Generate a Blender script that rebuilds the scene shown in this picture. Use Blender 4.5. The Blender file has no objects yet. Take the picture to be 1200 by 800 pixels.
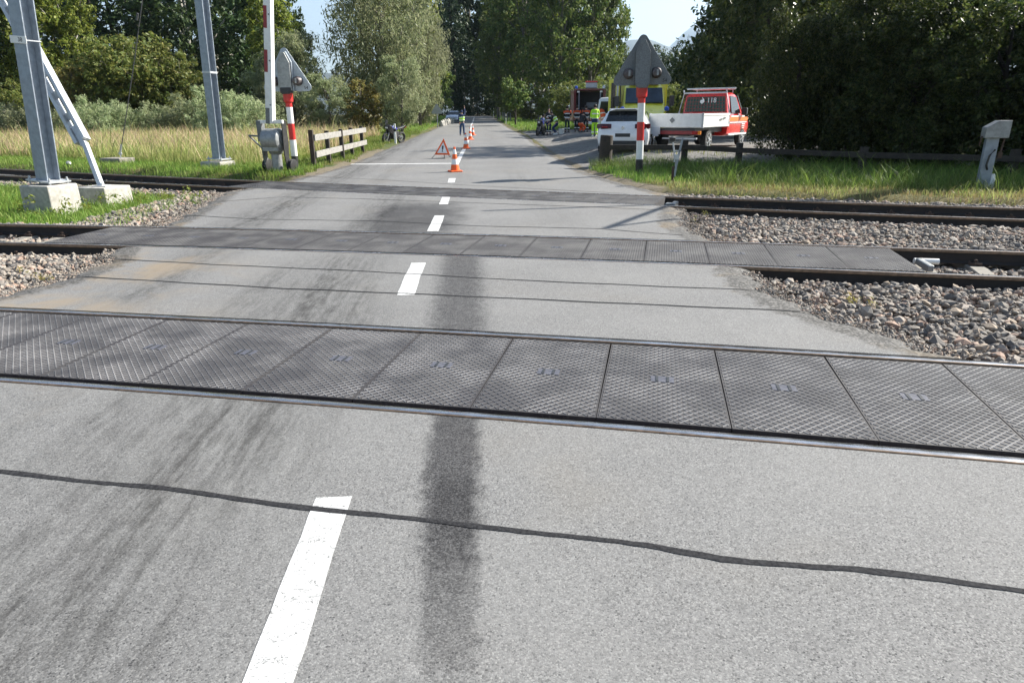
import bpy, bmesh, math, random
import numpy as np
from mathutils import Vector, Matrix
rad = math.radians
random.seed(7)
RNG = np.random.default_rng(11)
C = bpy.context.scene.collection
scene = bpy.context.scene

# ------------------------------------------------------------------ camera
CAM_H, PITCH, ROLL, F = 1.677, .32828, .0083, 785.9
def cam_axes():
    cr, sr, cp, sp = math.cos(ROLL), math.sin(ROLL), math.cos(PITCH), math.sin(PITCH)
    B = Matrix(((1, 0, 0), (0, -sp, cp), (0, -cp, -sp)))
    A = Matrix(((cr, -sr, 0), (sr, cr, 0), (0, 0, 1)))
    return B @ A
RC = cam_axes()
cam = bpy.data.cameras.new('camera')
cam.sensor_width = 36; cam.lens = F / 1200 * 36
cam.clip_start = .05; cam.clip_end = 20000
co = bpy.data.objects.new('camera', cam); C.objects.link(co)
r_, d_, f_ = RC.col[0], RC.col[1], RC.col[2]
M = Matrix.Identity(4)
for i in range(3):
    M[i][0] = r_[i]; M[i][1] = -d_[i]; M[i][2] = -f_[i]
M[2][3] = CAM_H
co.matrix_world = M
scene.camera = co

# ------------------------------------------------------------------ light
SUN_AZ, SUN_EL = 24, 36          # azimuth measured from +X towards +Y
world = bpy.data.worlds.new('World'); scene.world = world; world.use_nodes = True
wn = world.node_tree.nodes; wl = world.node_tree.links
sky = wn.new('ShaderNodeTexSky'); sky.sky_type = 'NISHITA'; sky.sun_disc = False
sky.sun_elevation = rad(SUN_EL); sky.sun_rotation = rad(90 - SUN_AZ)
sky.air_density = 1.0; sky.dust_density = 1.0; sky.ozone_density = 1.0
wl.new(sky.outputs[0], wn['Background'].inputs[0]); wn['Background'].inputs[1].default_value = .06
sun = bpy.data.lights.new('sun', 'SUN'); sun.energy = 5; sun.angle = rad(.53); sun.color = (1, .95, .86)
so = bpy.data.objects.new('sun', sun); C.objects.link(so)
sd = Vector((math.cos(rad(SUN_EL)) * math.cos(rad(SUN_AZ)), math.cos(rad(SUN_EL)) * math.sin(rad(SUN_AZ)), math.sin(rad(SUN_EL))))
so.rotation_euler = sd.to_track_quat('Z', 'Y').to_euler()
scene.view_settings.view_transform = 'Standard'; scene.view_settings.look = 'None'
scene.view_settings.exposure = 1.5; scene.view_settings.gamma = 1
scene.view_settings.use_curve_mapping = False
scene.cycles.max_bounces = 6; scene.cycles.diffuse_bounces = 3; scene.cycles.glossy_bounces = 3
scene.cycles.transmission_bounces = 4; scene.cycles.transparent_max_bounces = 6
scene.cycles.use_denoising = True
scene.cycles.sample_clamp_indirect = 6

# ------------------------------------------------------------------ helpers
def ray(px, py):
    return RC @ Vector(((px - 600) / F, (py - 400) / F, 1))
def at(px, py, Y):
    d = ray(px, py); t = Y / d.y
    return Vector((d.x * t, Y, CAM_H + d.z * t))
def gnd(px, py, z=0.):
    d = ray(px, py); t = (z - CAM_H) / d.z
    return Vector((d.x * t, d.y * t, z))
def lerp(a, b, t): return a + (b - a) * t
def sstep(a, b, x):
    t = np.clip((x - a) / (b - a), 0, 1); return t * t * (3 - 2 * t)

def tag(o, label=None, cat=None, group=None, kind=None):
    if label: o['label'] = label
    if cat: o['category'] = cat
    if group: o['group'] = group
    if kind: o['kind'] = kind
    return o
def empty(name, loc=(0, 0, 0), rz=0., label=None, cat=None, group=None):
    o = bpy.data.objects.new(name, None); C.objects.link(o)
    o.empty_display_size = .2
    o.location = loc; o.rotation_euler = (0, 0, rz)
    return tag(o, label, cat, group)
def dup(o, parent=None):
    c = o.copy(); C.objects.link(c); c.parent = parent
    for ch in list(o.children): dup(ch, c)
    return c

class MB:
    """collects shapes; build() links them as one mesh object"""
    def __init__(s): s.v = []; s.f = []; s.m = []; s.mi = 0
    def add(s, vs, fs):
        b = len(s.v); s.v += [tuple(v) for v in vs]
        for f in fs: s.f.append(tuple(b + i for i in f)); s.m.append(s.mi)
        return s
    def box(s, c, d, rot=None, taper=1.):
        vs = []
        for z in (-.5, .5):
            k = taper if z > 0 else 1
            for x, y in ((-.5, -.5), (.5, -.5), (.5, .5), (-.5, .5)):
                p = Vector((x * d[0] * k, y * d[1] * k, z * d[2]))
                if rot is not None: p = rot @ p
                vs.append(p + Vector(c))
        return s.add(vs, [(3, 2, 1, 0), (4, 5, 6, 7), (0, 1, 5, 4), (1, 2, 6, 5), (2, 3, 7, 6), (3, 0, 4, 7)])
    def bar(s, a, b, w, h=None, up=(0, 0, 1)):
        a, b = Vector(a), Vector(b); h = h or w
        x = (b - a); L = x.length; x.normalize()
        u = Vector(up)
        if abs(x.dot(u)) > .99: u = Vector((0, 1, 0))
        y = u.cross(x).normalized(); z = x.cross(y)
        R = Matrix((x, y, z)).transposed()
        return s.box((a + b) / 2, (L, w, h), R)
    def ring(s, c, ax, r, n):
        ax = Vector(ax).normalized()
        u = Vector((0, 0, 1)) if abs(ax.z) < .9 else Vector((1, 0, 0))
        y = u.cross(ax).normalized(); z = ax.cross(y)
        return [Vector(c) + y * math.cos(2 * math.pi * i / n) * r + z * math.sin(2 * math.pi * i / n) * r for i in range(n)]
    def tube(s, pts, r, n=8, cap=True):
        pts = [Vector(p) for p in pts]
        rs = r if isinstance(r, (list, tuple)) else [r] * len(pts)
        vs = []
        for i, p in enumerate(pts):
            a = pts[min(i + 1, len(pts) - 1)] - pts[max(i - 1, 0)]
            vs += s.ring(p, a, rs[i], n)
        fs = []
        for i in range(len(pts) - 1):
            for k in range(n):
                fs.append((i * n + k, i * n + (k + 1) % n, (i + 1) * n + (k + 1) % n, (i + 1) * n + k))
        if cap:
            fs.append(tuple(range(n - 1, -1, -1))); fs.append(tuple((len(pts) - 1) * n + k for k in range(n)))
        return s.add(vs, fs)
    def disc(s, c, ax, r, t, n=20):
        a = Vector(ax).normalized() * t / 2; c = Vector(c)
        return s.tube([c - a, c + a], r, n)
    def lathe(s, c, ax, prof, n=20):
        ax = Vector(ax).normalized(); c = Vector(c)
        pts = [c + ax * h for h, _ in prof]; vs = []
        for p, (h, r) in zip(pts, prof): vs += s.ring(p, ax, r, n)
        fs = []
        for i in range(len(prof) - 1):
            for k in range(n): fs.append((i * n + k, i * n + (k + 1) % n, (i + 1) * n + (k + 1) % n, (i + 1) * n + k))
        fs.append(tuple(range(n - 1, -1, -1))); fs.append(tuple((len(prof) - 1) * n + k for k in range(n)))
        return s.add(vs, fs)
    def loft(s, rings, cap=True, closed=True):
        n = len(rings[0]); vs = [v for r in rings for v in r]; fs = []
        for i in range(len(rings) - 1):
            for k in range(n if closed else n - 1):
                fs.append((i * n + k, i * n + (k + 1) % n, (i + 1) * n + (k + 1) % n, (i + 1) * n + k))
        if cap:
            fs.append(tuple(range(n - 1, -1, -1))); fs.append(tuple((len(rings) - 1) * n + k for k in range(n)))
        return s.add(vs, fs)
    def prism(s, poly, o, ux, uy, th):
        """poly 2D in plane (ux, uy) at o, thickness th along ux x uy"""
        o, ux, uy = Vector(o), Vector(ux).normalized(), Vector(uy).normalized(); w = ux.cross(uy) * th
        a = [o + ux * x + uy * y for x, y in poly]; n = len(a)
        vs = a + [p + w for p in a]
        fs = [tuple(range(n - 1, -1, -1)), tuple(range(n, 2 * n))] + [(i, (i + 1) % n, n + (i + 1) % n, n + i) for i in range(n)]
        return s.add(vs, fs)
    def ico(s, c, r, sc=(1, 1, 1), sub=2):
        bm = bmesh.new(); bmesh.ops.create_icosphere(bm, subdivisions=sub, radius=1)
        vs = [Vector((v.co.x * r * sc[0], v.co.y * r * sc[1], v.co.z * r * sc[2])) + Vector(c) for v in bm.verts]
        fs = [tuple(v.index for v in f.verts) for f in bm.faces]; bm.free()
        return s.add(vs, fs)
    def build(s, name, mats, parent=None, smooth=35, bevel=0, seg=2):
        me = bpy.data.meshes.new(name); me.from_pydata(s.v, [], s.f)
        bm = bmesh.new(); bm.from_mesh(me); bmesh.ops.recalc_face_normals(bm, faces=bm.faces); bm.to_mesh(me); bm.free()
        for m in (mats if isinstance(mats, (list, tuple)) else [mats]): me.materials.append(m)
        me.polygons.foreach_set('material_index', s.m)
        if smooth:
            me.polygons.foreach_set('use_smooth', [True] * len(me.polygons))
            me.set_sharp_from_angle(angle=rad(smooth))
        o = bpy.data.objects.new(name, me); C.objects.link(o); o.parent = parent
        if bevel:
            b = o.modifiers.new('bevel', 'BEVEL'); b.width = bevel; b.segments = seg; b.limit_method = 'ANGLE'; b.angle_limit = rad(40)
        return o

def npmesh(name, V, Fq, mats, parent=None, smooth=False, link=True, midx=None, attr=None):
    """V (n,3), Fq (m,k) numpy faces of one size"""
    me = bpy.data.meshes.new(name)
    m, k = Fq.shape
    me.vertices.add(len(V)); me.vertices.foreach_set('co', np.ascontiguousarray(V, np.float32).ravel())
    me.loops.add(m * k); me.loops.foreach_set('vertex_index', np.ascontiguousarray(Fq, np.int32).ravel())
    me.polygons.add(m); me.polygons.foreach_set('loop_start', np.arange(0, m * k, k, dtype=np.int32))
    me.update(calc_edges=True)
    for mm in (mats if isinstance(mats, (list, tuple)) else [mats]): me.materials.append(mm)
    if midx is not None: me.polygons.foreach_set('material_index', np.asarray(midx, np.int32))
    me.polygons.foreach_set('use_smooth', [bool(smooth)] * m)
    if attr is not None:
        for an, (typ, arr) in attr.items():
            a = me.attributes.new(an, typ, 'POINT')
            a.data.foreach_set('color' if 'COLOR' in typ else 'value', np.ascontiguousarray(arr, np.float32).ravel())
    me.validate(); me.update()
    if not link: return me
    o = bpy.data.objects.new(name, me); C.objects.link(o); o.parent = parent
    return o

def text_mesh(txt, size, name, material, parent, loc, rot, th=.002):
    cu = bpy.data.curves.new(name, 'FONT'); cu.body = txt; cu.size = size; cu.extrude = th
    cu.align_x = 'CENTER'; cu.align_y = 'CENTER'; cu.resolution_u = 3
    t = bpy.data.objects.new(name, cu); C.objects.link(t)
    dg = bpy.context.evaluated_depsgraph_get()
    me = bpy.data.meshes.new_from_object(t.evaluated_get(dg))
    bpy.data.objects.remove(t); bpy.data.curves.remove(cu)
    me.name = name; me.materials.clear(); me.materials.append(material)
    o = bpy.data.objects.new(name, me); C.objects.link(o); o.parent = parent
    o.location = loc; o.rotation_euler = rot
    return o

# ------------------------------------------------------------------ materials
class NT:
    def __init__(s, name):
        s.mat = bpy.data.materials.new(name); s.mat.use_nodes = True
        s.t = s.mat.node_tree; s.n = s.t.nodes; s.l = s.t.links
        s.b = s.n['Principled BSDF']; s.out = s.n['Material Output']
    def node(s, t, **kw):
        n = s.n.new(t)
        for k, v in kw.items(): setattr(n, k, v)
        return n
    def put(s, sock, v):
        if v is None: return
        if hasattr(v, 'is_output'): s.l.new(v, sock)
        else:
            if sock.type == 'RGBA' and len(v) == 3: v = (*v, 1)
            sock.default_value = v
    def math(s, op, a, b=None, c=None, clamp=False):
        n = s.node('ShaderNodeMath', operation=op, use_clamp=clamp)
        for i, x in enumerate((a, b, c)): s.put(n.inputs[i], x) if x is not None else None
        return n.outputs[0]
    def mix(s, f, a, b, mode='MIX'):
        n = s.node('ShaderNodeMix', data_type='RGBA', blend_type=mode, clamp_factor=True)
        s.put(n.inputs[0], f); s.put(n.inputs[6], a); s.put(n.inputs[7], b)
        return n.outputs[2]
    def noise(s, vec, scale, detail=4, rough=.55, dist=0.):
        n = s.node('ShaderNodeTexNoise'); s.put(n.inputs['Vector'], vec)
        n.inputs['Scale'].default_value = scale; n.inputs['Detail'].default_value = detail
        n.inputs['Roughness'].default_value = rough; n.inputs['Distortion'].default_value = dist
        return n.outputs[0]
    def ramp(s, f, a, b, lo=0., hi=1.):
        n = s.node('ShaderNodeMapRange', clamp=True, interpolation_type='SMOOTHSTEP')
        s.put(n.inputs[0], f); n.inputs[1].default_value = a; n.inputs[2].default_value = b
        n.inputs[3].default_value = lo; n.inputs[4].default_value = hi
        return n.outputs[0]
    def pos(s): return s.node('ShaderNodeNewGeometry').outputs['Position']
    def obj(s): return s.node('ShaderNodeTexCoord').outputs['Object']
    def xyz(s, v):
        n = s.node('ShaderNodeSeparateXYZ'); s.l.new(v, n.inputs[0]); return n.outputs
    def comb(s, x, y, z):
        n = s.node('ShaderNodeCombineXYZ')
        for i, v in enumerate((x, y, z)): s.put(n.inputs[i], v)
        return n.outputs[0]
    def bump(s, h, strength=.3, dist=.01):
        n = s.node('ShaderNodeBump'); n.inputs['Strength'].default_value = strength; n.inputs['Distance'].default_value = dist
        s.l.new(h, n.inputs['Height']); s.l.new(n.outputs[0], s.b.inputs['Normal'])
    def gauss(s, x, c, w):
        d = s.math('DIVIDE', s.math('SUBTRACT', x, c), w)
        return s.math('EXPONENT', s.math('MULTIPLY', s.math('MULTIPLY', d, d), -1.))
    def island(s): return s.node('ShaderNodeNewGeometry').outputs['Random Per Island']

def mat(name, col, rough=.6, metal=0., var=.15, scale=8., bump=0., dirt=None, coat=0., dscale=2.5, damt=.5):
    m = NT(name); o = m.obj()
    n1 = m.noise(o, scale, 5)
    lo = tuple(c * (1 - var) for c in col); hi = tuple(min(1, c * (1 + var)) for c in col)
    c = m.mix(m.ramp(n1, .3, .7), lo, hi)
    if dirt:
        n2 = m.noise(o, dscale, 6, .65, .4)
        c = m.mix(m.ramp(n2, .48, .72, 0, damt), c, dirt)
    m.put(m.b.inputs['Base Color'], c)
    m.put(m.b.inputs['Roughness'], m.ramp(n1, .2, .8, max(.03, rough - .08), min(1, rough + .08)))
    m.b.inputs['Metallic'].default_value = metal
    m.b.inputs['Coat Weight'].default_value = coat
    if bump: m.bump(m.noise(o, scale * 6, 4), bump, .004)
    return m.mat
MT = {}
MT['galv'] = mat('galvanised_steel', (.27, .31, .36), .48, .35, .14, 9, .1, (.4, .42, .43), dscale=1.3, damt=.3)
MT['galv_light'] = mat('light_galvanised_steel', (.5, .52, .54), .45, .3, .1, 9, .08, (.3, .3, .29))
MT['alu'] = mat('aged_aluminium', (.3, .31, .31), .5, .45, .16, 12, .06, (.16, .16, .15), damt=.5)
MT['alu_dark'] = mat('dark_aluminium', (.17, .18, .185), .55, .3, .2, 30, .06, (.08, .08, .08), damt=.4)
MT['concrete'] = mat('concrete', (.42, .4, .36), .9, 0, .18, 12, .35, (.2, .19, .15), damt=.6)
MT['concrete_dark'] = mat('weathered_concrete', (.24, .22, .19), .9, 0, .2, 12, .35, (.1, .1, .07), damt=.6)
MT['white'] = mat('white_enamel', (.78, .78, .76), .4, 0, .05, 6, 0, (.5, .47, .4), damt=.25)
MT['red'] = mat('red_enamel', (.55, .03, .025), .38, 0, .15, 6, 0, (.3, .04, .03), damt=.4)
MT['dkred'] = mat('faded_dark_red', (.26, .025, .03), .5, 0, .15, 8, 0, (.16, .03, .03))
MT['black'] = mat('black_paint', (.018, .018, .018), .5, 0, .2, 10, 0, (.05, .045, .04))
MT['rubber'] = mat('tyre_rubber', (.02, .02, .021), .8, 0, .2, 20, .1)
MT['plastic'] = mat('dark_plastic', (.03, .031, .033), .5, 0, .15, 20)
MT['rust'] = mat('rusty_steel', (.065, .042, .03), .85, .1, .3, 14, .3, (.12, .06, .035))
MT['rail_side'] = mat('dark_rail_steel', (.028, .023, .02), .85, 0, .3, 10, .2, (.06, .035, .022))
MT['wood'] = mat('weathered_wood', (.27, .26, .24), .85, 0, .2, 10, .3, (.12, .11, .095), dscale=4, damt=.6)
MT['wood_dark'] = mat('dark_weathered_wood', (.042, .034, .027), .9, 0, .3, 9, .4, (.035, .03, .025), dscale=4)
MT['paint_line'] = None
MT['orange'] = mat('cone_orange', (.85, .13, .02), .5, 0, .08, 10, 0, (.5, .1, .04), damt=.3)
MT['reflect'] = mat('white_reflective_sheeting', (.82, .82, .8), .35, 0, .05, 10, 0, (.55, .53, .5), damt=.3)
MT['carwhite'] = mat('white_car_paint', (.78, .79, .8), .25, 0, .03, 3, 0, None, 1.)
MT['vanwhite'] = mat('white_van_paint', (.66, .68, .72), .3, 0, .03, 3, 0, None, .8)
MT['carsilver'] = mat('silver_car_paint', (.42, .46, .53), .28, .5, .03, 3, 0, None, 1.)
MT['carred'] = mat('bright_red_vehicle_paint', (.72, .022, .02), .3, 0, .05, 3, 0, None, .8)
MT['truckred'] = mat('shade_darkened_fire_engine_red', (.13, .007, .011), .4, 0, .06, 3, 0, None, .7)  # dark red, deepened further so the colour carries the shade on the engine
MT['yellow'] = mat('sulphur_yellow_paint', (.62, .6, .03), .32, 0, .05, 3, 0, None, .8)
MT['orangeband'] = mat('luminous_orange_band', (.9, .2, .03), .4, 0, .05, 4)
MT['glass'] = mat('dark_window_glass', (.012, .015, .018), .06, 0, .2, 2)
MT['glass_blue'] = mat('windscreen_glass', (.02, .035, .055), .05, 0, .4, 1.5)
MT['glass_green'] = mat('green_tinted_glass', (.004, .05, .04), .12, 0, .3, 2)
MT['lampred'] = mat('red_lamp_lens', (.35, .01, .015), .15, 0, .2, 20)
MT['lampdark'] = mat('smoked_tail_lamp', (.07, .008, .012), .15, 0, .3, 14)
MT['lampamber'] = mat('amber_lamp_lens', (.8, .25, .02), .15, 0, .1, 20)
MT['lampclear'] = mat('clear_lamp_lens', (.6, .62, .65), .1, .2, .1, 20)
MT['bluelamp'] = mat('blue_beacon_lens', (.02, .07, .4), .12, 0, .1, 20)
MT['chrome'] = mat('bright_wheel_metal', (.55, .56, .58), .3, .8, .1, 20)
MT['gdrey'] = mat('grey_box_interior', (.16, .16, .16), .7, 0, .3, 3)
MT['skin'] = mat('skin', (.5, .3, .22), .6, 0, .08, 20)
MT['jacket_black'] = mat('black_turnout_cloth', (.02, .021, .025), .85, 0, .25, 14, .3)
MT['cloth_orange'] = mat('orange_work_cloth', (.75, .11, .03), .8, 0, .15, 14, .3)
MT['cloth_lime'] = mat('lime_hi_vis_cloth', (.45, .85, .04), .75, 0, .1, 14, .3)
MT['cloth_navy'] = mat('navy_cloth', (.015, .03, .09), .85, 0, .2, 14, .3)
MT['cloth_jeans'] = mat('blue_denim', (.045, .08, .16), .85, 0, .2, 14, .3)
MT['cloth_green'] = mat('dark_green_work_cloth', (.018, .045, .032), .85, 0, .2, 14, .3)
MT['cloth_blue'] = mat('blue_work_cloth', (.03, .07, .2), .85, 0, .2, 14, .3)
MT['hair'] = mat('dark_hair', (.025, .018, .013), .7, 0, .3, 30)
MT['bikeblue'] = mat('blue_motorcycle_paint', (.015, .025, .3), .2, 0, .1, 6, 0, None, 1.)
MT['white_plastic'] = mat('white_plastic', (.75, .75, .72), .5, 0, .06, 10, 0, (.45, .43, .38), damt=.3)
MT['signback'] = mat('sign_back_metal', (.36, .4, .44), .45, .4, .1, 8)
MT['lampbox'] = mat('weathered_brown_lamp_box', (.09, .075, .075), .5, .1, .25, 20, .05, (.05, .04, .04))
MT['cable'] = mat('steel_cable', (.12, .12, .125), .6, .4, .2, 30)

# ------------------------------------------------------------------ track and road plan
def quad(a, b, c, x0, x1):
    def f(x):
        x = np.asarray(x, float); xc = np.clip(x, x0, x1)
        return a * xc * xc + b * xc + c + (2 * a * xc + b) * (x - xc)
    return f
near = {1: quad(-.003, -.206, 3.553, -5, 4), 2: quad(-.003, -.21, 8.117, -9, 7), 3: quad(.003, -.41, 13.964, -17, 9.5)}
GAUGE = 1.505
def tpt(k, x, off=0., z=0.):
    """point at lateral offset off (towards +Y) from the near rail of track k at near-rail abscissa x"""
    y = float(near[k](x)); s = (float(near[k](x + .01)) - float(near[k](x - .01))) / .02
    n = Vector((-s, 1)).normalized()
    return Vector((x + n.x * off, y + n.y * off, z))
def tang(k, x):
    s = (float(near[k](x + .01)) - float(near[k](x - .01))) / .02
    return math.atan(s)
def ncurve(k, off):
    xs = np.linspace(-70, 40, 441)
    P = np.array([tpt(k, x, off)[:2] for x in xs])
    return lambda x: np.interp(x, P[:, 0], P[:, 1])
_rz = np.array([(-50, 0), (22, 0), (52, .16), (98, .6), (130, 1.1), (150, 1.22), (400, 1.3), (9000, 1.3)])
def rz(y): return np.interp(y, _rz[:, 0], _rz[:, 1])
_L = np.array([(-6, -8), (5.2, -7.4), (5.9, -5.5), (7, -5.05), (8.1, -5.05), (9.4, -5.65), (11.1, -5.75), (13, -6.1), (15.8, -6.7), (18, -6.15), (24.3, -5.75), (32.5, -6.1), (47, -6.8), (68, -7.4), (105, -9), (130, -9.6), (180, -14)])
_R = np.array([(-6, 5.4), (3.4, 5.2), (3.9, 4.3), (4.6, 3.25), (5.7, 2.75), (6.6, 2.62), (8.5, 2.9), (10.5, 2.75), (11.8, 3.05), (13.2, 3.3), (14.6, 3.5), (16.5, 3.05), (18, 2.72), (21, 2.3), (32, 1.7), (50, 1.2), (68, 0), (125, -2.9), (180, -6)])
_Cn = np.array([(0, -.68), (2.7, -.83), (7, -1.07), (11, -1.21), (13.8, -1.34), (18.2, -1.56), (24, -1.88), (36, -2.3), (53, -3.05), (80, -4.4), (120, -6.1), (180, -9.8)])
def rl(y): return np.interp(y, _L[:, 0], _L[:, 1])
def rr(y): return np.interp(y, _R[:, 0], _R[:, 1])
def rc(y): return np.interp(y, _Cn[:, 0], _Cn[:, 1])
T1lo, T1hi = ncurve(1, -.12), ncurve(1, GAUGE + .12)
T3end = ncurve(3, GAUGE + 1.0); T1beg = ncurve(1, -1.1)
def gz(x, y):
    """ground height"""
    x = np.asarray(x, float); y = np.asarray(y, float)
    z = rz(y) * (sstep(-60, -8, x) * .9 + .1)
    lot = sstep(2.3, 4.4, x) * sstep(20.5, 24.5, y) * (1 - sstep(57, 70, y))
    z = z + lot * np.maximum(0, .34 - rz(y))
    z = np.where(x > 0, z, z)
    # ballast corridor
    c = sstep(T1beg(x) - .3, T1beg(x) + .1, y) * (1 - sstep(T3end(x) - .1, T3end(x) + .5, y))
    z = z - .27 * c
    # beside the road: verge slightly lower; under the asphalt a little lower still
    inroad = (x > rl(y)) & (x < rr(y))
    z = np.where(inroad & (c < .5), z - .07, z)
    return z
def gz1(x, y): return float(gz(x, y))

# ------------------------------------------------------------------ ground sheet
def ground():
    def lines(a, b, st, far, g=1.22):
        l = list(np.arange(a, b + 1e-6, st)); s = st
        while l[-1] < far: s *= g; l.append(l[-1] + s)
        s = st; r = []
        x = a
        while x > -far: s *= g; x -= s; r.append(x)
        return np.array(r[::-1] + l)
    xs = lines(-16, 15, .25, 9000); ys = lines(-4, 34, .25, 9000)
    ys = ys[ys > -400]
    X, Y = np.meshgrid(xs, ys)
    Z = gz(X, Y)
    n1 = np.sin(X * 1.7 + Y * .6) * np.sin(Y * 1.3 - X * .4)
    Z = Z + .015 * n1
    V = np.c_[X.ravel(), Y.ravel(), Z.ravel()]
    ny, nx = X.shape
    i = (np.arange(ny - 1)[:, None] * nx + np.arange(nx - 1)[None, :]).ravel()
    Fq = np.c_[i, i + 1, i + nx + 1, i + nx]
    corr = sstep(T1beg(X) - .2, T1beg(X) + .1, Y) * (1 - sstep(T3end(X) - .3, T3end(X) + .5, Y))
    green = ((X < -6.3) & (Y > near[2](X) + 2.1) & (Y < near[3](X) - .6))
    corr = np.where(green, corr * .0, corr)
    lot = sstep(-.3, .5, X - rr(Y)) * sstep(20.3, 22.2, Y + (X - 3) * .25) * (1 - sstep(56, 62, Y)) * (1 - sstep(13, 16, X))
    shoulder = (1 - np.clip(np.minimum(np.abs(X - rl(Y)), np.abs(X - rr(Y))) / .9, 0, 1)) * (Y < 34)
    mead = sstep(26, 30, Y) * (1 - sstep(-9.5, -7.5, X))
    col = np.stack([corr, lot, shoulder, mead], -1)
    m = NT('ground_soil'); p = m.pos()
    a = m.node('ShaderNodeAttribute'); a.attribute_name = 'zone'
    ch = m.node('ShaderNodeSeparateColor'); m.l.new(a.outputs['Color'], ch.inputs[0])
    nz = m.noise(p, 2.2, 6, .6); nf = m.noise(p, 30, 5, .7); nb = m.noise(p, .35, 4)
    c = m.mix(m.ramp(nz, .35, .65), (.045, .07, .018), (.09, .1, .03))
    c = m.mix(m.ramp(nb, .4, .65), c, (.13, .11, .05))
    me = m.math('ADD', a.outputs['Alpha'], 0.)
    c = m.mix(me, c, m.mix(m.ramp(nz, .3, .7), (.2, .15, .07), (.12, .12, .04)))
    sh = m.ramp(m.math('ADD', ch.outputs[2], m.math('MULTIPLY', m.math('SUBTRACT', nz, .5), 1.2)), .4, .75)
    c = m.mix(sh, c, m.mix(m.ramp(nf, .35, .65), (.2, .17, .12), (.1, .085, .06)))
    vo = m.node('ShaderNodeTexVoronoi'); m.put(vo.inputs['Vector'], p); vo.inputs['Scale'].default_value = 24
    stone = m.mix(m.xyz(vo.outputs['Color'])[0], (.09, .085, .08), (.3, .28, .25))
    stone = m.mix(m.ramp(vo.outputs['Distance'], .3, .6), stone, (.05, .045, .04))
    kc = m.ramp(m.math('ADD', ch.outputs[0], m.math('MULTIPLY', m.math('SUBTRACT', nz, .5), .5)), .35, .6)
    c = m.mix(kc, c, stone)
    lotc = m.mix(m.ramp(nf, .3, .7), (.13, .125, .12), (.22, .21, .195))
    lotc = m.mix(m.ramp(nz, .5, .66), lotc, (.07, .068, .066))
    lotc = m.mix(m.ramp(nb, .62, .7), lotc, (.06, .09, .03))
    kl = m.ramp(m.math('ADD', ch.outputs[1], m.math('MULTIPLY', m.math('SUBTRACT', nz, .5), .8)), .4, .6)
    c = m.mix(kl, c, lotc)
    m.put(m.b.inputs['Base Color'], c); m.b.inputs['Roughness'].default_value = .95
    m.b.inputs['Specular IOR Level'].default_value = .2
    m.bump(nf, .6, .03)
    o = npmesh('ground', V, Fq, m.mat, smooth=True, attr={'zone': ('FLOAT_COLOR', col.reshape(-1, 4))})
    tag(o, kind='structure')
ground()

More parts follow.
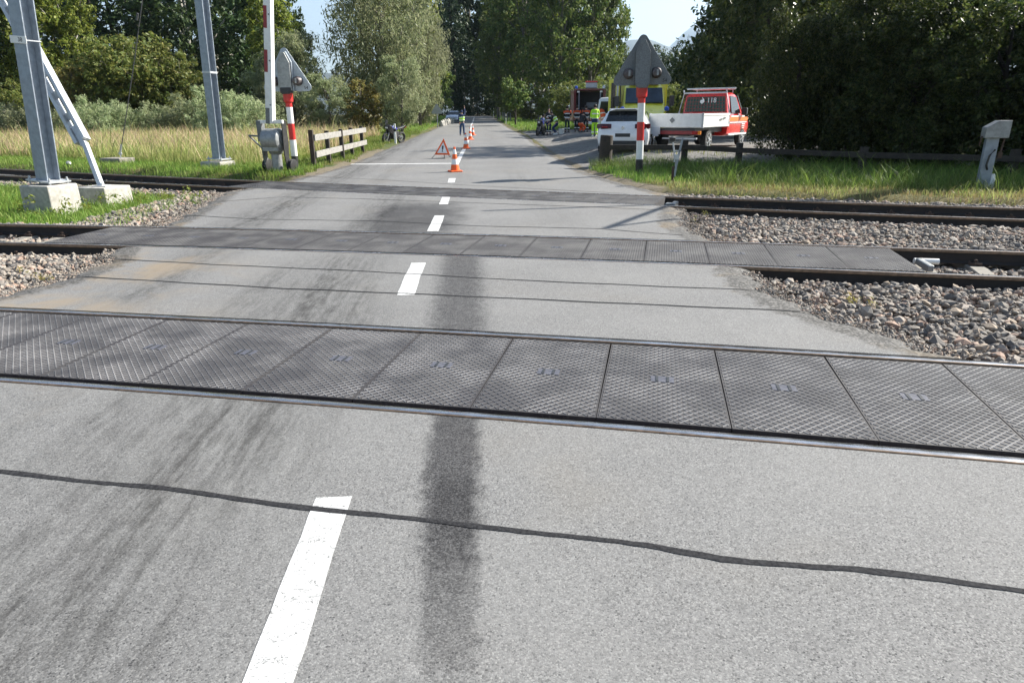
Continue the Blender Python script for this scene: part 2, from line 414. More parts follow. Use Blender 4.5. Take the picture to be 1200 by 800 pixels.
# ------------------------------------------------------------------ asphalt
def asphalt_mat():
    m = NT('old_asphalt'); p = m.pos(); X, Y, Z = m.xyz(p)
    u = m.math('ADD', X, m.math('MULTIPLY', Y, .055))
    st = m.comb(m.math('MULTIPLY', u, 5.5), m.math('MULTIPLY', Y, .35), 0.)
    streak = m.noise(st, 1., 5, .6)
    streak2 = m.noise(m.comb(m.math('MULTIPLY', u, 30.), m.math('MULTIPLY', Y, .8), 3.), 1., 4, .6)
    patch = m.noise(p, .8, 5, .6); mid = m.noise(p, 7, 5, .65); fine = m.noise(p, 190, 2, .6); mott = m.noise(m.comb(m.math('MULTIPLY', u, 16.), m.math('MULTIPLY', Y, 4.), 1.), 1., 6, .7)
    vo = m.node('ShaderNodeTexVoronoi'); m.put(vo.inputs['Vector'], p); vo.inputs['Scale'].default_value = 170
    g = m.xyz(vo.outputs['Color'])[0]
    v2 = m.node('ShaderNodeTexVoronoi'); m.put(v2.inputs['Vector'], p); v2.inputs['Scale'].default_value = 95
    g2 = m.xyz(v2.outputs['Color'])[1]
    c = m.mix(m.ramp(g, .0, 1.), (.13, .128, .126), (.205, .203, .199))
    c = m.mix(m.ramp(g, .84, .9, 0, .55), c, (.28, .277, .268))
    c = m.mix(m.ramp(g, .16, .1, 0, .5), c, (.065, .065, .066))
    c = m.mix(m.math('MULTIPLY', m.ramp(g2, .92, .95), m.ramp(v2.outputs['Distance'], .45, .35)), c, (.26, .255, .245))
    c = m.mix(m.math('MULTIPLY', m.ramp(g2, .06, .04), m.ramp(v2.outputs['Distance'], .45, .35)), c, (.05, .05, .052))
    c = m.mix(m.ramp(fine, .3, .42, .5, 0), c, (.075, .075, .076))
    c = m.mix(m.ramp(patch, .35, .7, 0, .3), c, (.25, .247, .238))
    c = m.mix(m.ramp(mid, .55, .75, 0, .25), c, (.1, .1, .101))
    c = m.mix(m.ramp(fine, .66, .74, 0, .5), c, (.28, .277, .27))
    c = m.mix(m.ramp(m.noise(p, .45, 4, .6, .3), .5, .72, 0, .3), c, (.2, .18, .15))
    # dark wheel streaks of the left lane
    def band(cu, w, amt, y0, y1, y2, y3):
        b = m.gauss(u, cu, w)
        ya = m.ramp(Y, y0, y1); yb = m.ramp(Y, y2, y3, 1, 0)
        k = m.math('MULTIPLY', m.math('MULTIPLY', b, ya), yb)
        k = m.math('MULTIPLY', k, m.ramp(m.math('ADD', streak, m.math('MULTIPLY', m.math('SUBTRACT', streak2, .5), .4)), .3, .75, .25, 1.))
        k = m.math('MULTIPLY', k, m.ramp(mott, .34, .62, .35, 1.1))
        return m.math('MULTIPLY', k, amt, clamp=True)
    dark = (.05, .049, .048)
    for a in ((-1.52, .5, 1.1, -2, 1, 7.5, 9.5), (-1.1, .28, .5, 2.4, 3.2, 6, 8), (-2.15, .22, .6, 2, 4, 7, 9), (-3.45, .38, .85, 5.5, 6.5, 9, 10.5), (-3.7, .5, 1.2, 9, 11, 40, 70), (-1.7, .5, .9, 8.5, 10, 14, 17), (-2.5, .3, .5, 14, 20, 40, 70),
              (1.3, .5, .3, 5, 10, 40, 80), (-2.9, .7, .4, -2, 0, 3, 5), (-.35, .3, .25, 12, 16, 40, 70)):
        c = m.mix(band(*a), c, m.mix(1., c, (.34, .335, .33), 'MULTIPLY'))
    # oil stain trail
    wob = m.math('MULTIPLY', m.math('SUBTRACT', mid, .5), .1)
    blot = m.noise(p, 22, 5, .75)
    def stain(cx, w, y0, y1, y2, y3, amt, lo, hi, src):
        uu = m.math('ADD', u, wob)
        d = m.math('ABSOLUTE', m.math('SUBTRACT', uu, cx))
        k = m.ramp(d, w * .35, w * 1.5, 1, 0)
        k = m.math('MULTIPLY', m.math('MULTIPLY', k, m.ramp(Y, y0, y1)), m.ramp(Y, y2, y3, 1, 0))
        k = m.ramp(m.math('ADD', k, m.math('MULTIPLY', m.math('SUBTRACT', src, .5), 1.5)), lo, hi)
        return m.math('MULTIPLY', m.math('MULTIPLY', k, amt), m.ramp(g, .0, 1., 1.1, .75), clamp=True)
    oil = (.036, .035, .037)
    dk = lambda c: m.mix(1., c, (.2, .198, .215), 'MULTIPLY')
    wet = m.noise(m.comb(m.math('MULTIPLY', X, 2.2), Y, 5.), 9, 6, .75)
    c = m.mix(stain(-.14, .15, 1.35, 2.9, 3.9, 4.6, .95, .12, .95, m.mix(.5, wet, blot)), c, dk(c))
    c = m.mix(stain(-.125, .13, 1.2, 1.9, 2.6, 3.4, .5, .5, .9, m.noise(m.comb(m.math('MULTIPLY', X, 1.6), Y, 0.), 19, 6, .8)), c, dk(c))
    c = m.mix(stain(-.16, .26, 4.2, 5.0, 8.2, 9.9, .95, -.1, 1.3, wet), c, dk(c))
    c = m.mix(stain(-1.0, .85, 8.8, 10.6, 12.4, 14.6, .95, .05, 1.1, m.noise(p, 1.6, 5, .65)), c, dk(c))
    # sand dragged on at the left
    sandk = m.math('MULTIPLY', m.ramp(X, -2.4, -4.6), m.ramp(m.noise(p, 1.1, 5, .6, .5), .44, .66))
    sandk = m.math('MULTIPLY', sandk, m.math('MULTIPLY', m.ramp(Y, 1.5, 3.2), m.ramp(Y, 8, 9.5, 1, 0)))
    c = m.mix(m.math('MULTIPLY', sandk, .7), c, m.mix(g, (.3, .23, .15), (.2, .155, .1)))
    # grit along both edges of the crossing
    a = m.node('ShaderNodeAttribute'); a.attribute_name = 'edge'
    ek = m.ramp(m.math('ADD', a.outputs['Fac'], m.math('MULTIPLY', m.math('SUBTRACT', mid, .5), .6)), .4, .56)
    v3 = m.node('ShaderNodeTexVoronoi'); m.put(v3.inputs['Vector'], p); v3.inputs['Scale'].default_value = 48
    g3 = m.math('MULTIPLY', m.xyz(v3.outputs['Color'])[0], m.ramp(v3.outputs['Distance'], .65, .4, .3, 1))
    ecol = m.mix(m.ramp(m.noise(p, .9, 4), .36, .52), m.mix(g3, (.1, .08, .055), (.26, .21, .15)), m.mix(g3, (.035, .034, .032), (.2, .19, .178)))
    c = m.mix(m.math('MULTIPLY', ek, .9), c, ecol)
    m.put(m.b.inputs['Base Color'], c)
    m.b.inputs['Roughness'].default_value = .85; m.b.inputs['Specular IOR Level'].default_value = .3
    m.bump(m.math('MULTIPLY', vo.outputs['Distance'], -1.), .25, .003)
    return m.mat
MT['asphalt'] = asphalt_mat()
def asphalt():
    lo = lambda x: np.full_like(np.asarray(x, float), -5.)
    far = lambda x: np.full_like(np.asarray(x, float), 21.)
    pieces = [(lo, ncurve(1, -.055), 40, 36), (ncurve(1, GAUGE + .055), ncurve(2, -.055), 48, 30), (ncurve(2, GAUGE + .055), ncurve(3, -.055), 48, 30), (ncurve(3, GAUGE + .055), far, 48, 30)]
    Vs, Fs, Es, b = [], [], [], 0
    for lo_, hi_, ns, nt in pieces + [None]:
        if lo_ is None: break
        S, T = np.meshgrid(np.linspace(0, 1, ns), np.linspace(0, 1, nt))
        y = np.full_like(S, 5.); x = np.zeros_like(S)
        for _ in range(12):
            wig = .05 * np.sin(y * 7.1) + .04 * np.sin(y * 17.3 + 1)
            x = lerp(rl(y) + wig, rr(y) - wig, S); y = lerp(lo_(x), hi_(x), T)
        Es.append(1 - np.clip(np.minimum(x - rl(y), rr(y) - x) / .85, 0, 1))
        z = np.zeros_like(x) + rz(y)
        # crumbling outer edge slopes down
        e = np.minimum(S, 1 - S) * (rr(y) - rl(y))
        z = z - .06 * (1 - np.clip(e / .22, 0, 1)) * (y > 3.6)
        top = np.c_[x.ravel(), y.ravel(), z.ravel()]
        i = (np.arange(nt - 1)[:, None] * ns + np.arange(ns - 1)[None, :]).ravel()
        Fs.append(np.c_[i, i + 1, i + ns + 1, i + ns] + b); Vs.append(top); b += len(top)
        # skirt round the border
        idx = np.r_[np.arange(ns), np.arange(1, nt) * ns + ns - 1, (nt - 1) * ns + np.arange(ns - 2, -1, -1), np.arange(nt - 2, 0, -1) * ns]
        sk = top[idx].copy(); sk[:, 2] -= .26; n = len(idx)
        k = np.arange(n); k2 = (k + 1) % n
        Fs.append(np.c_[idx[k2] + b - len(top), idx[k] + b - len(top), b + k, b + k2]); Vs.append(sk); b += n
        Es.append(np.ones(n))
        if pieces[-1][0] is lo_: break
    # far road
    ys = 21 + (np.linspace(0, 1, 60) ** 1.6) * 159; ss = np.linspace(0, 1, 14)
    S, Yy = np.meshgrid(ss, ys)
    wig = .06 * np.sin(Yy * 3.1) + .05 * np.sin(Yy * 7.3)
    wig[0] = .05 * np.sin(21 * 7.1) + .04 * np.sin(21 * 17.3 + 1)
    x = lerp(rl(Yy) + wig, rr(Yy) - wig, S); z = rz(Yy)
    e = np.minimum(S, 1 - S) * (rr(Yy) - rl(Yy)); z = z - .05 * (1 - np.clip(e / .25, 0, 1))
    top = np.c_[x.ravel(), Yy.ravel(), z.ravel()]; ns, nt = 14, 60
    i = (np.arange(nt - 1)[:, None] * ns + np.arange(ns - 1)[None, :]).ravel()
    Fs.append(np.c_[i, i + 1, i + ns + 1, i + ns] + b); Vs.append(top)
    Es.append(1 - np.clip(np.minimum(x - rl(Yy), rr(Yy) - x) / .5, 0, 1) * 1.0)
    E = np.concatenate([q.ravel() for q in Es])
    o = npmesh('road', np.concatenate(Vs), np.concatenate(Fs), MT['asphalt'], smooth=False, attr={'edge': ('FLOAT', E)})
    tag(o, kind='structure')
asphalt()

def line_mat():
    m = NT('worn_road_paint'); p = m.pos()
    n = m.noise(p, 45, 5, .7); n2 = m.noise(p, 9, 5, .7, .6); n3 = m.noise(p, 260, 2, .7)
    c = m.mix(m.ramp(n2, .3, .7), (.5, .5, .49), (.66, .66, .65))
    k = m.math('MAXIMUM', m.ramp(n, .6, .68, 0, .9), m.ramp(n3, .64, .74, 0, .8))
    X, Y, Z = m.xyz(p); wv = m.noise(m.comb(m.math('MULTIPLY', X, 5.), m.math('MULTIPLY', Y, 9.), 0.), 1.6, 5, .7, 1.2)
    crack = m.ramp(m.math('ABSOLUTE', m.math('SUBTRACT', wv, .5)), .0, .02, .95, 0)
    k = m.math('MAXIMUM', k, crack)
    c = m.mix(k, c, (.09, .09, .088))
    c = m.mix(m.ramp(m.noise(p, 3., 5, .7), .5, .75, 0, .35), c, (.3, .295, .285))
    m.put(m.b.inputs['Base Color'], c); m.b.inputs['Roughness'].default_value = .75
    m.bump(n3, .3, .002)
    return m.mat
MT['paint_line'] = line_mat()
def strip(name, pts, w, material, z=.0025, label=None, cat=None, group=None, kind='structure', jit=0., th=0.):
    """flat painted sheet along a polyline"""
    pts = [Vector((p[0], p[1], 0)) for p in pts]; vs = []; n = len(pts)
    for i, p in enumerate(pts):
        t = (pts[min(i + 1, n - 1)] - pts[max(i - 1, 0)]).normalized(); nn = Vector((-t.y, t.x, 0))
        ww = (w[i] if isinstance(w, list) else w) / 2
        a = p + nn * (ww + random.uniform(-jit, jit)); b = p - nn * (ww + random.uniform(-jit, jit))
        vs += [(a.x, a.y, float(rz(a.y)) + z), (b.x, b.y, float(rz(b.y)) + z)]
    fs = [(2 * i, 2 * i + 1, 2 * i + 3, 2 * i + 2) for i in range(n - 1)]
    m = MB(); m.add(vs, fs); o = m.build(name, material, smooth=0)
    return tag(o, label, cat, group, kind)
def dash(y0, y1, w, name='centre_line', n=6):
    ys = np.linspace(y0, y1, n)
    return strip(name, [(rc(y), y) for y in ys], w, MT['paint_line'], jit=.004)
dash(-.2, 2.71, .165, n=20); dash(6.35, 7.84, .172, n=10); dash(10.1, 11.72, .172); dash(13.24, 14.42, .172); dash(17.55, 18.75, .18)
dash(24.4, 128, .17, n=60)
strip('stop_line', [(lerp(-5.6, -1.9, t), 24.3) for t in np.linspace(0, 1, 12)], .28, MT['paint_line'], jit=.006)
def seal_mat():
    m = NT('bitumen_joint_seal'); p = m.pos(); n = m.noise(p, 60, 4, .7)
    m.put(m.b.inputs['Base Color'], m.mix(m.ramp(n, .3, .7), (.016, .016, .018), (.042, .042, .044)))
    m.b.inputs['Roughness'].default_value = .9; m.b.inputs['Specular IOR Level'].default_value = .1; m.bump(n, .4, .003); return m.mat
MT['seal'] = seal_mat()
def seal(pxpts, w, z=.003):
    P = [gnd(*q) for q in pxpts]; n = 45; out = []
    cum = [0]
    for a, b in zip(P, P[1:]): cum.append(cum[-1] + (b - a).length)
    for s in np.linspace(0, cum[-1], n * 2):
        out.append((np.interp(s, cum, [p.x for p in P]), np.interp(s, cum, [p.y for p in P]) + .006 * math.sin(s * 6) + random.uniform(-.0015, .0015)))
    return strip('joint_seal', out, [w * (1 + .22 * math.sin(i * .31) * math.sin(i * .13) + random.uniform(-.07, .07)) for i in range(len(out))], MT['seal'], z, jit=w * .06)
seal([(-60, 546), (0, 553), (180, 571), (400, 600), (600, 620), (760, 640), (850, 655), (1000, 667), (1200, 692), (1290, 705)], .032)
seal([(60, 322), (160, 328), (330, 338), (520, 346), (760, 357), (965, 366)], .03)
seal([(110, 302), (250, 310), (430, 318), (600, 328), (780, 336), (915, 341)], .026)
seal([(215, 252), (300, 257), (440, 259), (560, 265), (700, 268), (800, 276)], .03)
seal([(235, 238), (330, 231), (420, 233), (560, 238), (700, 243), (770, 246)], .03)
seal([(345, 206), (450, 211), (560, 218), (640, 222), (735, 227)], .03)

# ------------------------------------------------------------------ rails, sleepers, panels
def rail_top_mat():
    m = NT('polished_rail_head'); p = m.pos(); n = m.noise(p, 3, 4); n2 = m.noise(p, 5, 3)
    c = m.mix(m.ramp(n, .35, .7), (.5, .5, .52), (.34, .33, .32))
    m.put(m.b.inputs['Base Color'], c); m.b.inputs['Metallic'].default_value = .9
    m.put(m.b.inputs['Roughness'], m.ramp(n2, .3, .7, .16, .32)); return m.mat
MT['rail_top'] = rail_top_mat()
MT['rail_edge'] = mat('rail_head_flank', (.2, .13, .08), .6, .3, .3, 20)
RP = [(-.065, -.172), (-.065, -.16), (-.012, -.14), (-.01, -.05), (-.035, -.038), (-.036, -.009), (-.026, 0), (.026, 0), (.036, -.009), (.035, -.038), (.01, -.05), (.012, -.14), (.065, -.16), (.065, -.172)]
def rail(k, off, xs, parent):
    rings = []
    for x in xs:
        p = tpt(k, x, off); a = tang(k, x); nx, ny = -math.sin(a), math.cos(a)
        rings.append([(p.x + nx * u, p.y + ny * u, v) for u, v in RP])
    n = len(RP); m = MB(); m.loft(rings)
    mi = []
    for i in range(len(rings) - 1):
        for q in range(n): mi.append(1 if q in (6, 7) else 2 if q in (8, 4, 5) else 0)
    m.m = mi + [0, 0]
    return m.build('rail', [MT['rail_side'], MT['rail_top'], MT['rail_edge']], parent, smooth=50)
def sleeper_obj(parent, k, x, proto=[]):
    if not proto:
        m = MB()
        rings = []
        for yy, zt, w in ((-1.25, -.02, .13), (-.9, 0, .13), (-.5, 0, .125), (0, -.05, .11), (.5, 0, .125), (.9, 0, .13), (1.25, -.02, .13)):
            rings.append([(-w, yy, -.2), (w, yy, -.2), (w * .72, yy, zt), (-w * .72, yy, zt)])
        m.loft(rings); s = m.build('sleeper', MT['concrete_dark'], parent, smooth=0, bevel=.01)
        for yy in (-.7525, .7525):
            for sx in (-1, 1):
                c = MB()
                for e in (-.045, .045):
                    c.tube([(e - .02, yy + sx * .16, .012), (e - .02, yy + sx * .1, .05), (e + .02, yy + sx * .075, .035), (e + .02, yy + sx * .15, .01)], .012, 6)
                c.box((0, yy + sx * .12, .02), (.13, .07, .03))
                c.disc((0, yy + sx * .11, .05), (0, 0, 1), .022, .05, 6)
                c.build('rail_clip', MT['rust'], s)
        proto.append(s)
    else:
        s = dup(proto[0], parent)
    p = tpt(k, x, GAUGE / 2); s.location = (p.x, p.y, -.176); s.rotation_euler = (0, 0, tang(k, x))
    return s
LAB = {1: 'nearest railway track crossing the foreground with two polished rails',
       2: 'middle railway track, its open rails running past a white pipe at right',
       3: 'farthest railway track of the three, curving past the boom barrier machine'}
SPAN = {1: (-40, 30), 2: (-45, 30), 3: (-45, 30)}
PANEL = {1: (-7.2, 5.4), 2: (-6.62, 4.52), 3: (-7.0, 2.7)}
for k in (1, 2, 3):
    t = empty('railway_track', (0, 0, 0), 0, LAB[k], 'railway track', 'railway tracks through the crossing')
    xs = np.r_[np.linspace(SPAN[k][0], -18, 8), np.linspace(-17.5, 12, 60), np.linspace(12.5, SPAN[k][1], 8)]
    rail(k, 0, xs, t); rail(k, GAUGE, xs, t)
    a, b = PANEL[k]
    for i in range(13):
        for x in (b + .35 + i * .6, a - .3 - i * .6):
            sleeper_obj(t, k, x)
def panel_mats():
    m = NT('crossing_panel_rubber'); p = m.pos(); n = m.noise(p, 3, 5, .6); n2 = m.noise(p, 60, 3)
    c = m.mix(m.ramp(n, .35, .7), (.028, .026, .03), (.048, .045, .045)); c = m.mix(m.ramp(n2, .5, .8, 0, .5), c, (.12, .11, .1))
    m.put(m.b.inputs['Base Color'], c); m.b.inputs['Roughness'].default_value = .75
    r = NT('worn_panel_rib'); p = r.pos(); n = r.noise(p, 2.2, 5, .6); n2 = r.noise(p, 80, 2)
    c = r.mix(r.ramp(n, .35, .7), (.07, .068, .07), (.24, .23, .225)); c = r.mix(r.ramp(n2, .55, .7, 0, .6), c, (.09, .085, .09))
    r.put(r.b.inputs['Base Color'], c); r.b.inputs['Roughness'].default_value = .5
    r2 = NT('dull_panel_rib'); r2.put(r2.b.inputs['Base Color'], r2.mix(r2.ramp(r2.noise(r2.pos(), 2.2, 5), .35, .7), (.05, .047, .05), (.14, .135, .13))); r2.b.inputs['Roughness'].default_value = .6
    MT['rib_dull'] = r2.mat
    return m.mat, r.mat
MT['panel'], MT['rib'] = panel_mats()
MT['slot'] = mat('smooth_lifting_plate', (.075, .076, .095), .5, 0, .2, 20)
def panel_mesh(w=.755, d=1.335, sp=.042):
    m = MB()
    hw, hd = w / 2, d / 2
    m.box((0, 0, -.09), (w, d, .17))
    m.mi = 1
    t = .0023
    for s in (1, -1):
        c = -(hw + hd)
        while c < hw + hd:
            # line y = s*x + c clipped to rectangle
            pts = []
            for x in (-hw + .012, hw - .012):
                y = s * x + c
                if abs(y) <= hd - .012: pts.append((x, y))
            for y in (-hd + .012, hd - .012):
                x = (y - c) / s
                if abs(x) < hw - .012: pts.append((x, y))
            if len(pts) >= 2:
                pts.sort(); (x0, y0), (x1, y1) = pts[0], pts[-1]
                if (x1 - x0) > .02:
                    z = -.005 + (.0042 if s > 0 else .0034)
                    L = math.hypot(x1 - x0, y1 - y0); ux, uy = (x1 - x0) / L, (y1 - y0) / L; nx, ny = -uy, ux
                    v = []
                    for (px, py) in ((x0, y0), (x1, y1)):
                        v += [(px + nx * t * 2.1, py + ny * t * 2.1, -.0052), (px + nx * t, py + ny * t, z), (px - nx * t, py - ny * t, z), (px - nx * t * 2.1, py - ny * t * 2.1, -.0052)]
                    m.add(v, [(0, 1, 5, 4), (1, 2, 6, 5), (2, 3, 7, 6), (0, 3, 2, 1), (4, 5, 6, 7)])
            c += sp * 1.414
    return m
P0 = None
for k in (1, 2, 3):
    a, b = PANEL[k]; w = .76
    L = lambda x: math.hypot(1, float(near[k](x + .01) - near[k](x - .01)) / .02)
    x = b; xs = []
    if k == 1: x = 1.19 + 5 * w / 1.02
    while x > a + .2:
        xs.append(x - w / 2 / L(x)); x -= w / L(x)
    for i, xc in enumerate(xs):
        if P0 is None:
            P0 = panel_mesh().build('rubber_mat', [MT['panel'], MT['rib']], smooth=0); o = P0
            s = MB(); s.box((0, 0, -.003), (.15, .1, .004)); sl = s.build('lifting_slot', MT['slot'], o, smooth=0)
            s = MB()
            for q in (-.035, .035): s.box((q, 0, .0), (.018, .09, .004))
            s.build('slot_bar', MT['plastic'], sl, smooth=0)
        else: o = dup(P0)
        if k > 1: o.material_slots[1].link = 'OBJECT'; o.material_slots[1].material = MT['rib_dull']
        p = tpt(k, xc, GAUGE / 2 + .017); o.location = (p.x, p.y, random.uniform(-.004, -.001)); o.rotation_euler = (random.uniform(-.001, .001), 0, tang(k, xc) + random.uniform(-.002, .002))
        which = {1: 'nearest', 2: 'middle', 3: 'farthest'}[k]
        lab = f'dark diamond ribbed rubber mat in the row between the rails of the {which} track'
        if i == 0 and k > 1: lab = f'rightmost ribbed rubber mat of the {which} track, at the right asphalt edge'
        if i == len(xs) - 1 and k > 1: lab = f'leftmost ribbed rubber mat of the {which} track, where open rails begin'
        tag(o, lab, 'rubber mat', f'rubber panels between the rails of the {which} track')

# ------------------------------------------------------------------ ballast stones
def stone_mat():
    m = NT('ballast_stone'); i = m.island(); p = m.pos(); n = m.noise(p, 40, 4, .6)
    r = m.node('ShaderNodeValToRGB'); m.l.new(i, r.inputs[0])
    cr = r.color_ramp; cr.interpolation = 'CONSTANT'
    cols = [(0, (0.272, 0.239, 0.200)), (.16, (0.160, 0.146, 0.133)), (.28, (0.368, 0.316, 0.266)), (.42, (0.320, 0.216, 0.163)), (.5, (0.104, 0.096, 0.089)), (.6, (0.240, 0.208, 0.178)), (.74, (0.352, 0.277, 0.207)), (.84, (0.288, 0.262, 0.229)), (.93, (0.336, 0.239, 0.185))]
    while len(cr.elements) < len(cols): cr.elements.new(.5)
    for e, (pp, c) in zip(cr.elements, cols): e.position = pp; e.color = (*c, 1)
    c = m.mix(m.ramp(n, .35, .65, .0, .4), r.outputs[0], (.14, .125, .11))
    m.put(m.b.inputs['Base Color'], c); m.b.inputs['Roughness'].default_value = .9
    m.bump(n, .3, .004); return m.mat
MT['stone'] = stone_mat()
_bm = bmesh.new(); bmesh.ops.create_icosphere(_bm, subdivisions=1, radius=1)
ICO_V = np.array([v.co[:] for v in _bm.verts]); ICO_F = np.array([[v.index for v in f.verts] for f in _bm.faces]); _bm.free()
def stones(name, P, size, label, rng, flat=.75):
    n = len(P); nv = len(ICO_V)
    V = np.repeat(ICO_V[None], n, 0) * (1 + rng.uniform(-.34, .3, (n, nv, 1)))
    # chop facets
    for _ in range(3):
        d = rng.normal(size=(n, 1, 3)); d /= np.linalg.norm(d, axis=2, keepdims=True)
        h = (V * d).sum(2, keepdims=True); lim = rng.uniform(.62, .92, (n, 1, 1))
        V = V - d * np.maximum(0, h - lim)
    V *= rng.uniform(.6, 1.25, (n, 1, 3)) * np.array([1, 1, flat])
    a = rng.uniform(0, 6.28, n); b = rng.normal(0, .5, n); ca, sa, cb, sb = np.cos(a), np.sin(a), np.cos(b), np.sin(b)
    R = np.zeros((n, 3, 3)); R[:, 0, 0] = ca; R[:, 0, 1] = -sa * cb; R[:, 0, 2] = sa * sb; R[:, 1, 0] = sa; R[:, 1, 1] = ca * cb; R[:, 1, 2] = -ca * sb; R[:, 2, 1] = sb; R[:, 2, 2] = cb
    V = np.einsum('nij,nvj->nvi', R, V)
    s = size * np.exp(rng.normal(0, .3, n)); V = V * s[:, None, None] + P[:, None, :]
    Fq = (ICO_F[None] + (np.arange(n) * nv)[:, None, None]).reshape(-1, 3)
    o = npmesh(name, V.reshape(-1, 3), Fq, MT['stone'])
    return tag(o, label, 'ballast', kind='stuff')
def scatter(x0, x1, lo, hi, dens, rng, layers, ok=None):
    """points between curves lo(x), hi(x)"""
    xs = np.linspace(x0, x1, 60); ylo, yhi = lo(xs).min(), hi(xs).max()
    n = int((x1 - x0) * (yhi - ylo) * dens); P = rng.uniform((x0, ylo), (x1, yhi), (n, 2))
    k = (P[:, 1] > lo(P[:, 0])) & (P[:, 1] < hi(P[:, 0]))
    if ok is not None: k &= ok(P[:, 0], P[:, 1])
    P = P[k]; z = rng.uniform(layers[0], layers[1], len(P))
    return np.c_[P, z]
def out_r(m): return lambda x, y: x > rr(y) + m + .12 * np.sin(y * 5) + .1 * np.sin(y * 13 + x * 3)
def out_l(m): return lambda x, y: x < rl(y) - m + .12 * np.sin(y * 5) + .1 * np.sin(y * 13 + x * 3)
NC = lambda k, o: ncurve(k, o)
g = RNG
P = [scatter(2.6, 8, NC(1, GAUGE + .12), NC(2, -.12), 900, g, (-.2, -.11), out_r(.12)),
     scatter(2.9, 12, NC(2, GAUGE + .1), NC(3, -.1), 760, g, (-.22, -.12), out_r(.2)),
     scatter(4.5, 12, NC(2, .1), NC(2, GAUGE - .1), 500, g, (-.27, -.21)),
     scatter(3.0, 13, NC(3, .1), NC(3, GAUGE - .1), 400, g, (-.27, -.21)),
     scatter(2.9, 14, NC(3, GAUGE + .1), NC(3, GAUGE + .95), 700, g, (-.18, -.06), out_r(.0))]
stones('ballast', P[0][::1], .033, 'large pale broken stones of ballast between the nearest and middle tracks at the right', g)
stones('ballast', np.concatenate(P[1:]), .035, 'pale broken stone ballast heaped beside the tracks at the right of the road', g)
P = [scatter(-9.5, -4.6, NC(1, GAUGE + .2), NC(2, -.12), 700, g, (-.22, -.13), out_l(.15)),
     scatter(-13, -6.6, NC(2, .1), NC(2, GAUGE - .1), 380, g, (-.27, -.2)),
     scatter(-14, -5.6, NC(2, GAUGE + .1), NC(2, GAUGE + .75), 600, g, (-.2, -.11), out_l(.25)),
     scatter(-7.9, -5.6, NC(2, GAUGE + .5), NC(3, -.1), 520, g, (-.22, -.12), out_l(.35)),
     scatter(-17, -6.2, NC(3, -.9), NC(3, -.1), 420, g, (-.22, -.14), out_l(.3)),
     scatter(-18, -7, NC(3, .1), NC(3, GAUGE - .1), 330, g, (-.27, -.21)),
     scatter(-17, -6.3, NC(3, GAUGE + .08), NC(3, GAUGE + .6), 420, g, (-.2, -.1), out_l(.1))]
stones('ballast', np.concatenate(P), .036, 'sandy broken stone ballast around the rails at the left of the road', g)
# loose grit on the broken asphalt edges
gr = []
for (f, s, y0, y1) in ((rr, 1, 4.2, 15), (rl, -1, 5.6, 17)):
    yy = g.uniform(y0, y1, 5200); d = np.abs(g.normal(0, .26, 5200)) - .16
    xx = f(yy) + s * d
    bad = np.zeros(len(yy), bool)
    for k in (1, 2, 3): bad |= (yy > near[k](xx) - .15) & (yy < near[k](xx) + GAUGE + .25)
    gr.append(np.c_[xx, yy, np.where(d > .05, -.09, -.03)][~bad])
stones('grit', np.concatenate(gr), .011, 'fine loose grit crumbling along the edges of the asphalt', g)

# ------------------------------------------------------------------ foliage
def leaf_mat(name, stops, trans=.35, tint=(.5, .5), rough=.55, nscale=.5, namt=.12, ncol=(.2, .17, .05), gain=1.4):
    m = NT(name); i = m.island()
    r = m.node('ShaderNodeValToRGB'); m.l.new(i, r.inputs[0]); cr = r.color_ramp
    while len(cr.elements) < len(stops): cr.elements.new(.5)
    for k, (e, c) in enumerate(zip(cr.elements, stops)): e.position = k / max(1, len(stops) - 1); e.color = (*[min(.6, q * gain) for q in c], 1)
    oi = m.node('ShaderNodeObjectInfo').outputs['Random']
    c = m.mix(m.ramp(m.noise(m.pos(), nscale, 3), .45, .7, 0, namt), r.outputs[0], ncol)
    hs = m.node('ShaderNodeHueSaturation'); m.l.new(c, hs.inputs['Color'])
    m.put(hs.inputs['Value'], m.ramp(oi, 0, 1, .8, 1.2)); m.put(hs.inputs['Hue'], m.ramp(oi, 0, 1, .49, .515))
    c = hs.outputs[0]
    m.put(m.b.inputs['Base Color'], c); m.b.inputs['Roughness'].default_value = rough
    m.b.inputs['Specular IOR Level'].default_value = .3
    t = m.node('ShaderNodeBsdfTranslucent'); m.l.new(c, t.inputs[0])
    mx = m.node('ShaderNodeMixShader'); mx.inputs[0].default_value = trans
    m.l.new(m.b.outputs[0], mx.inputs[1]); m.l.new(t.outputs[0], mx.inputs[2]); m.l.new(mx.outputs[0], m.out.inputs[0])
    return m.mat
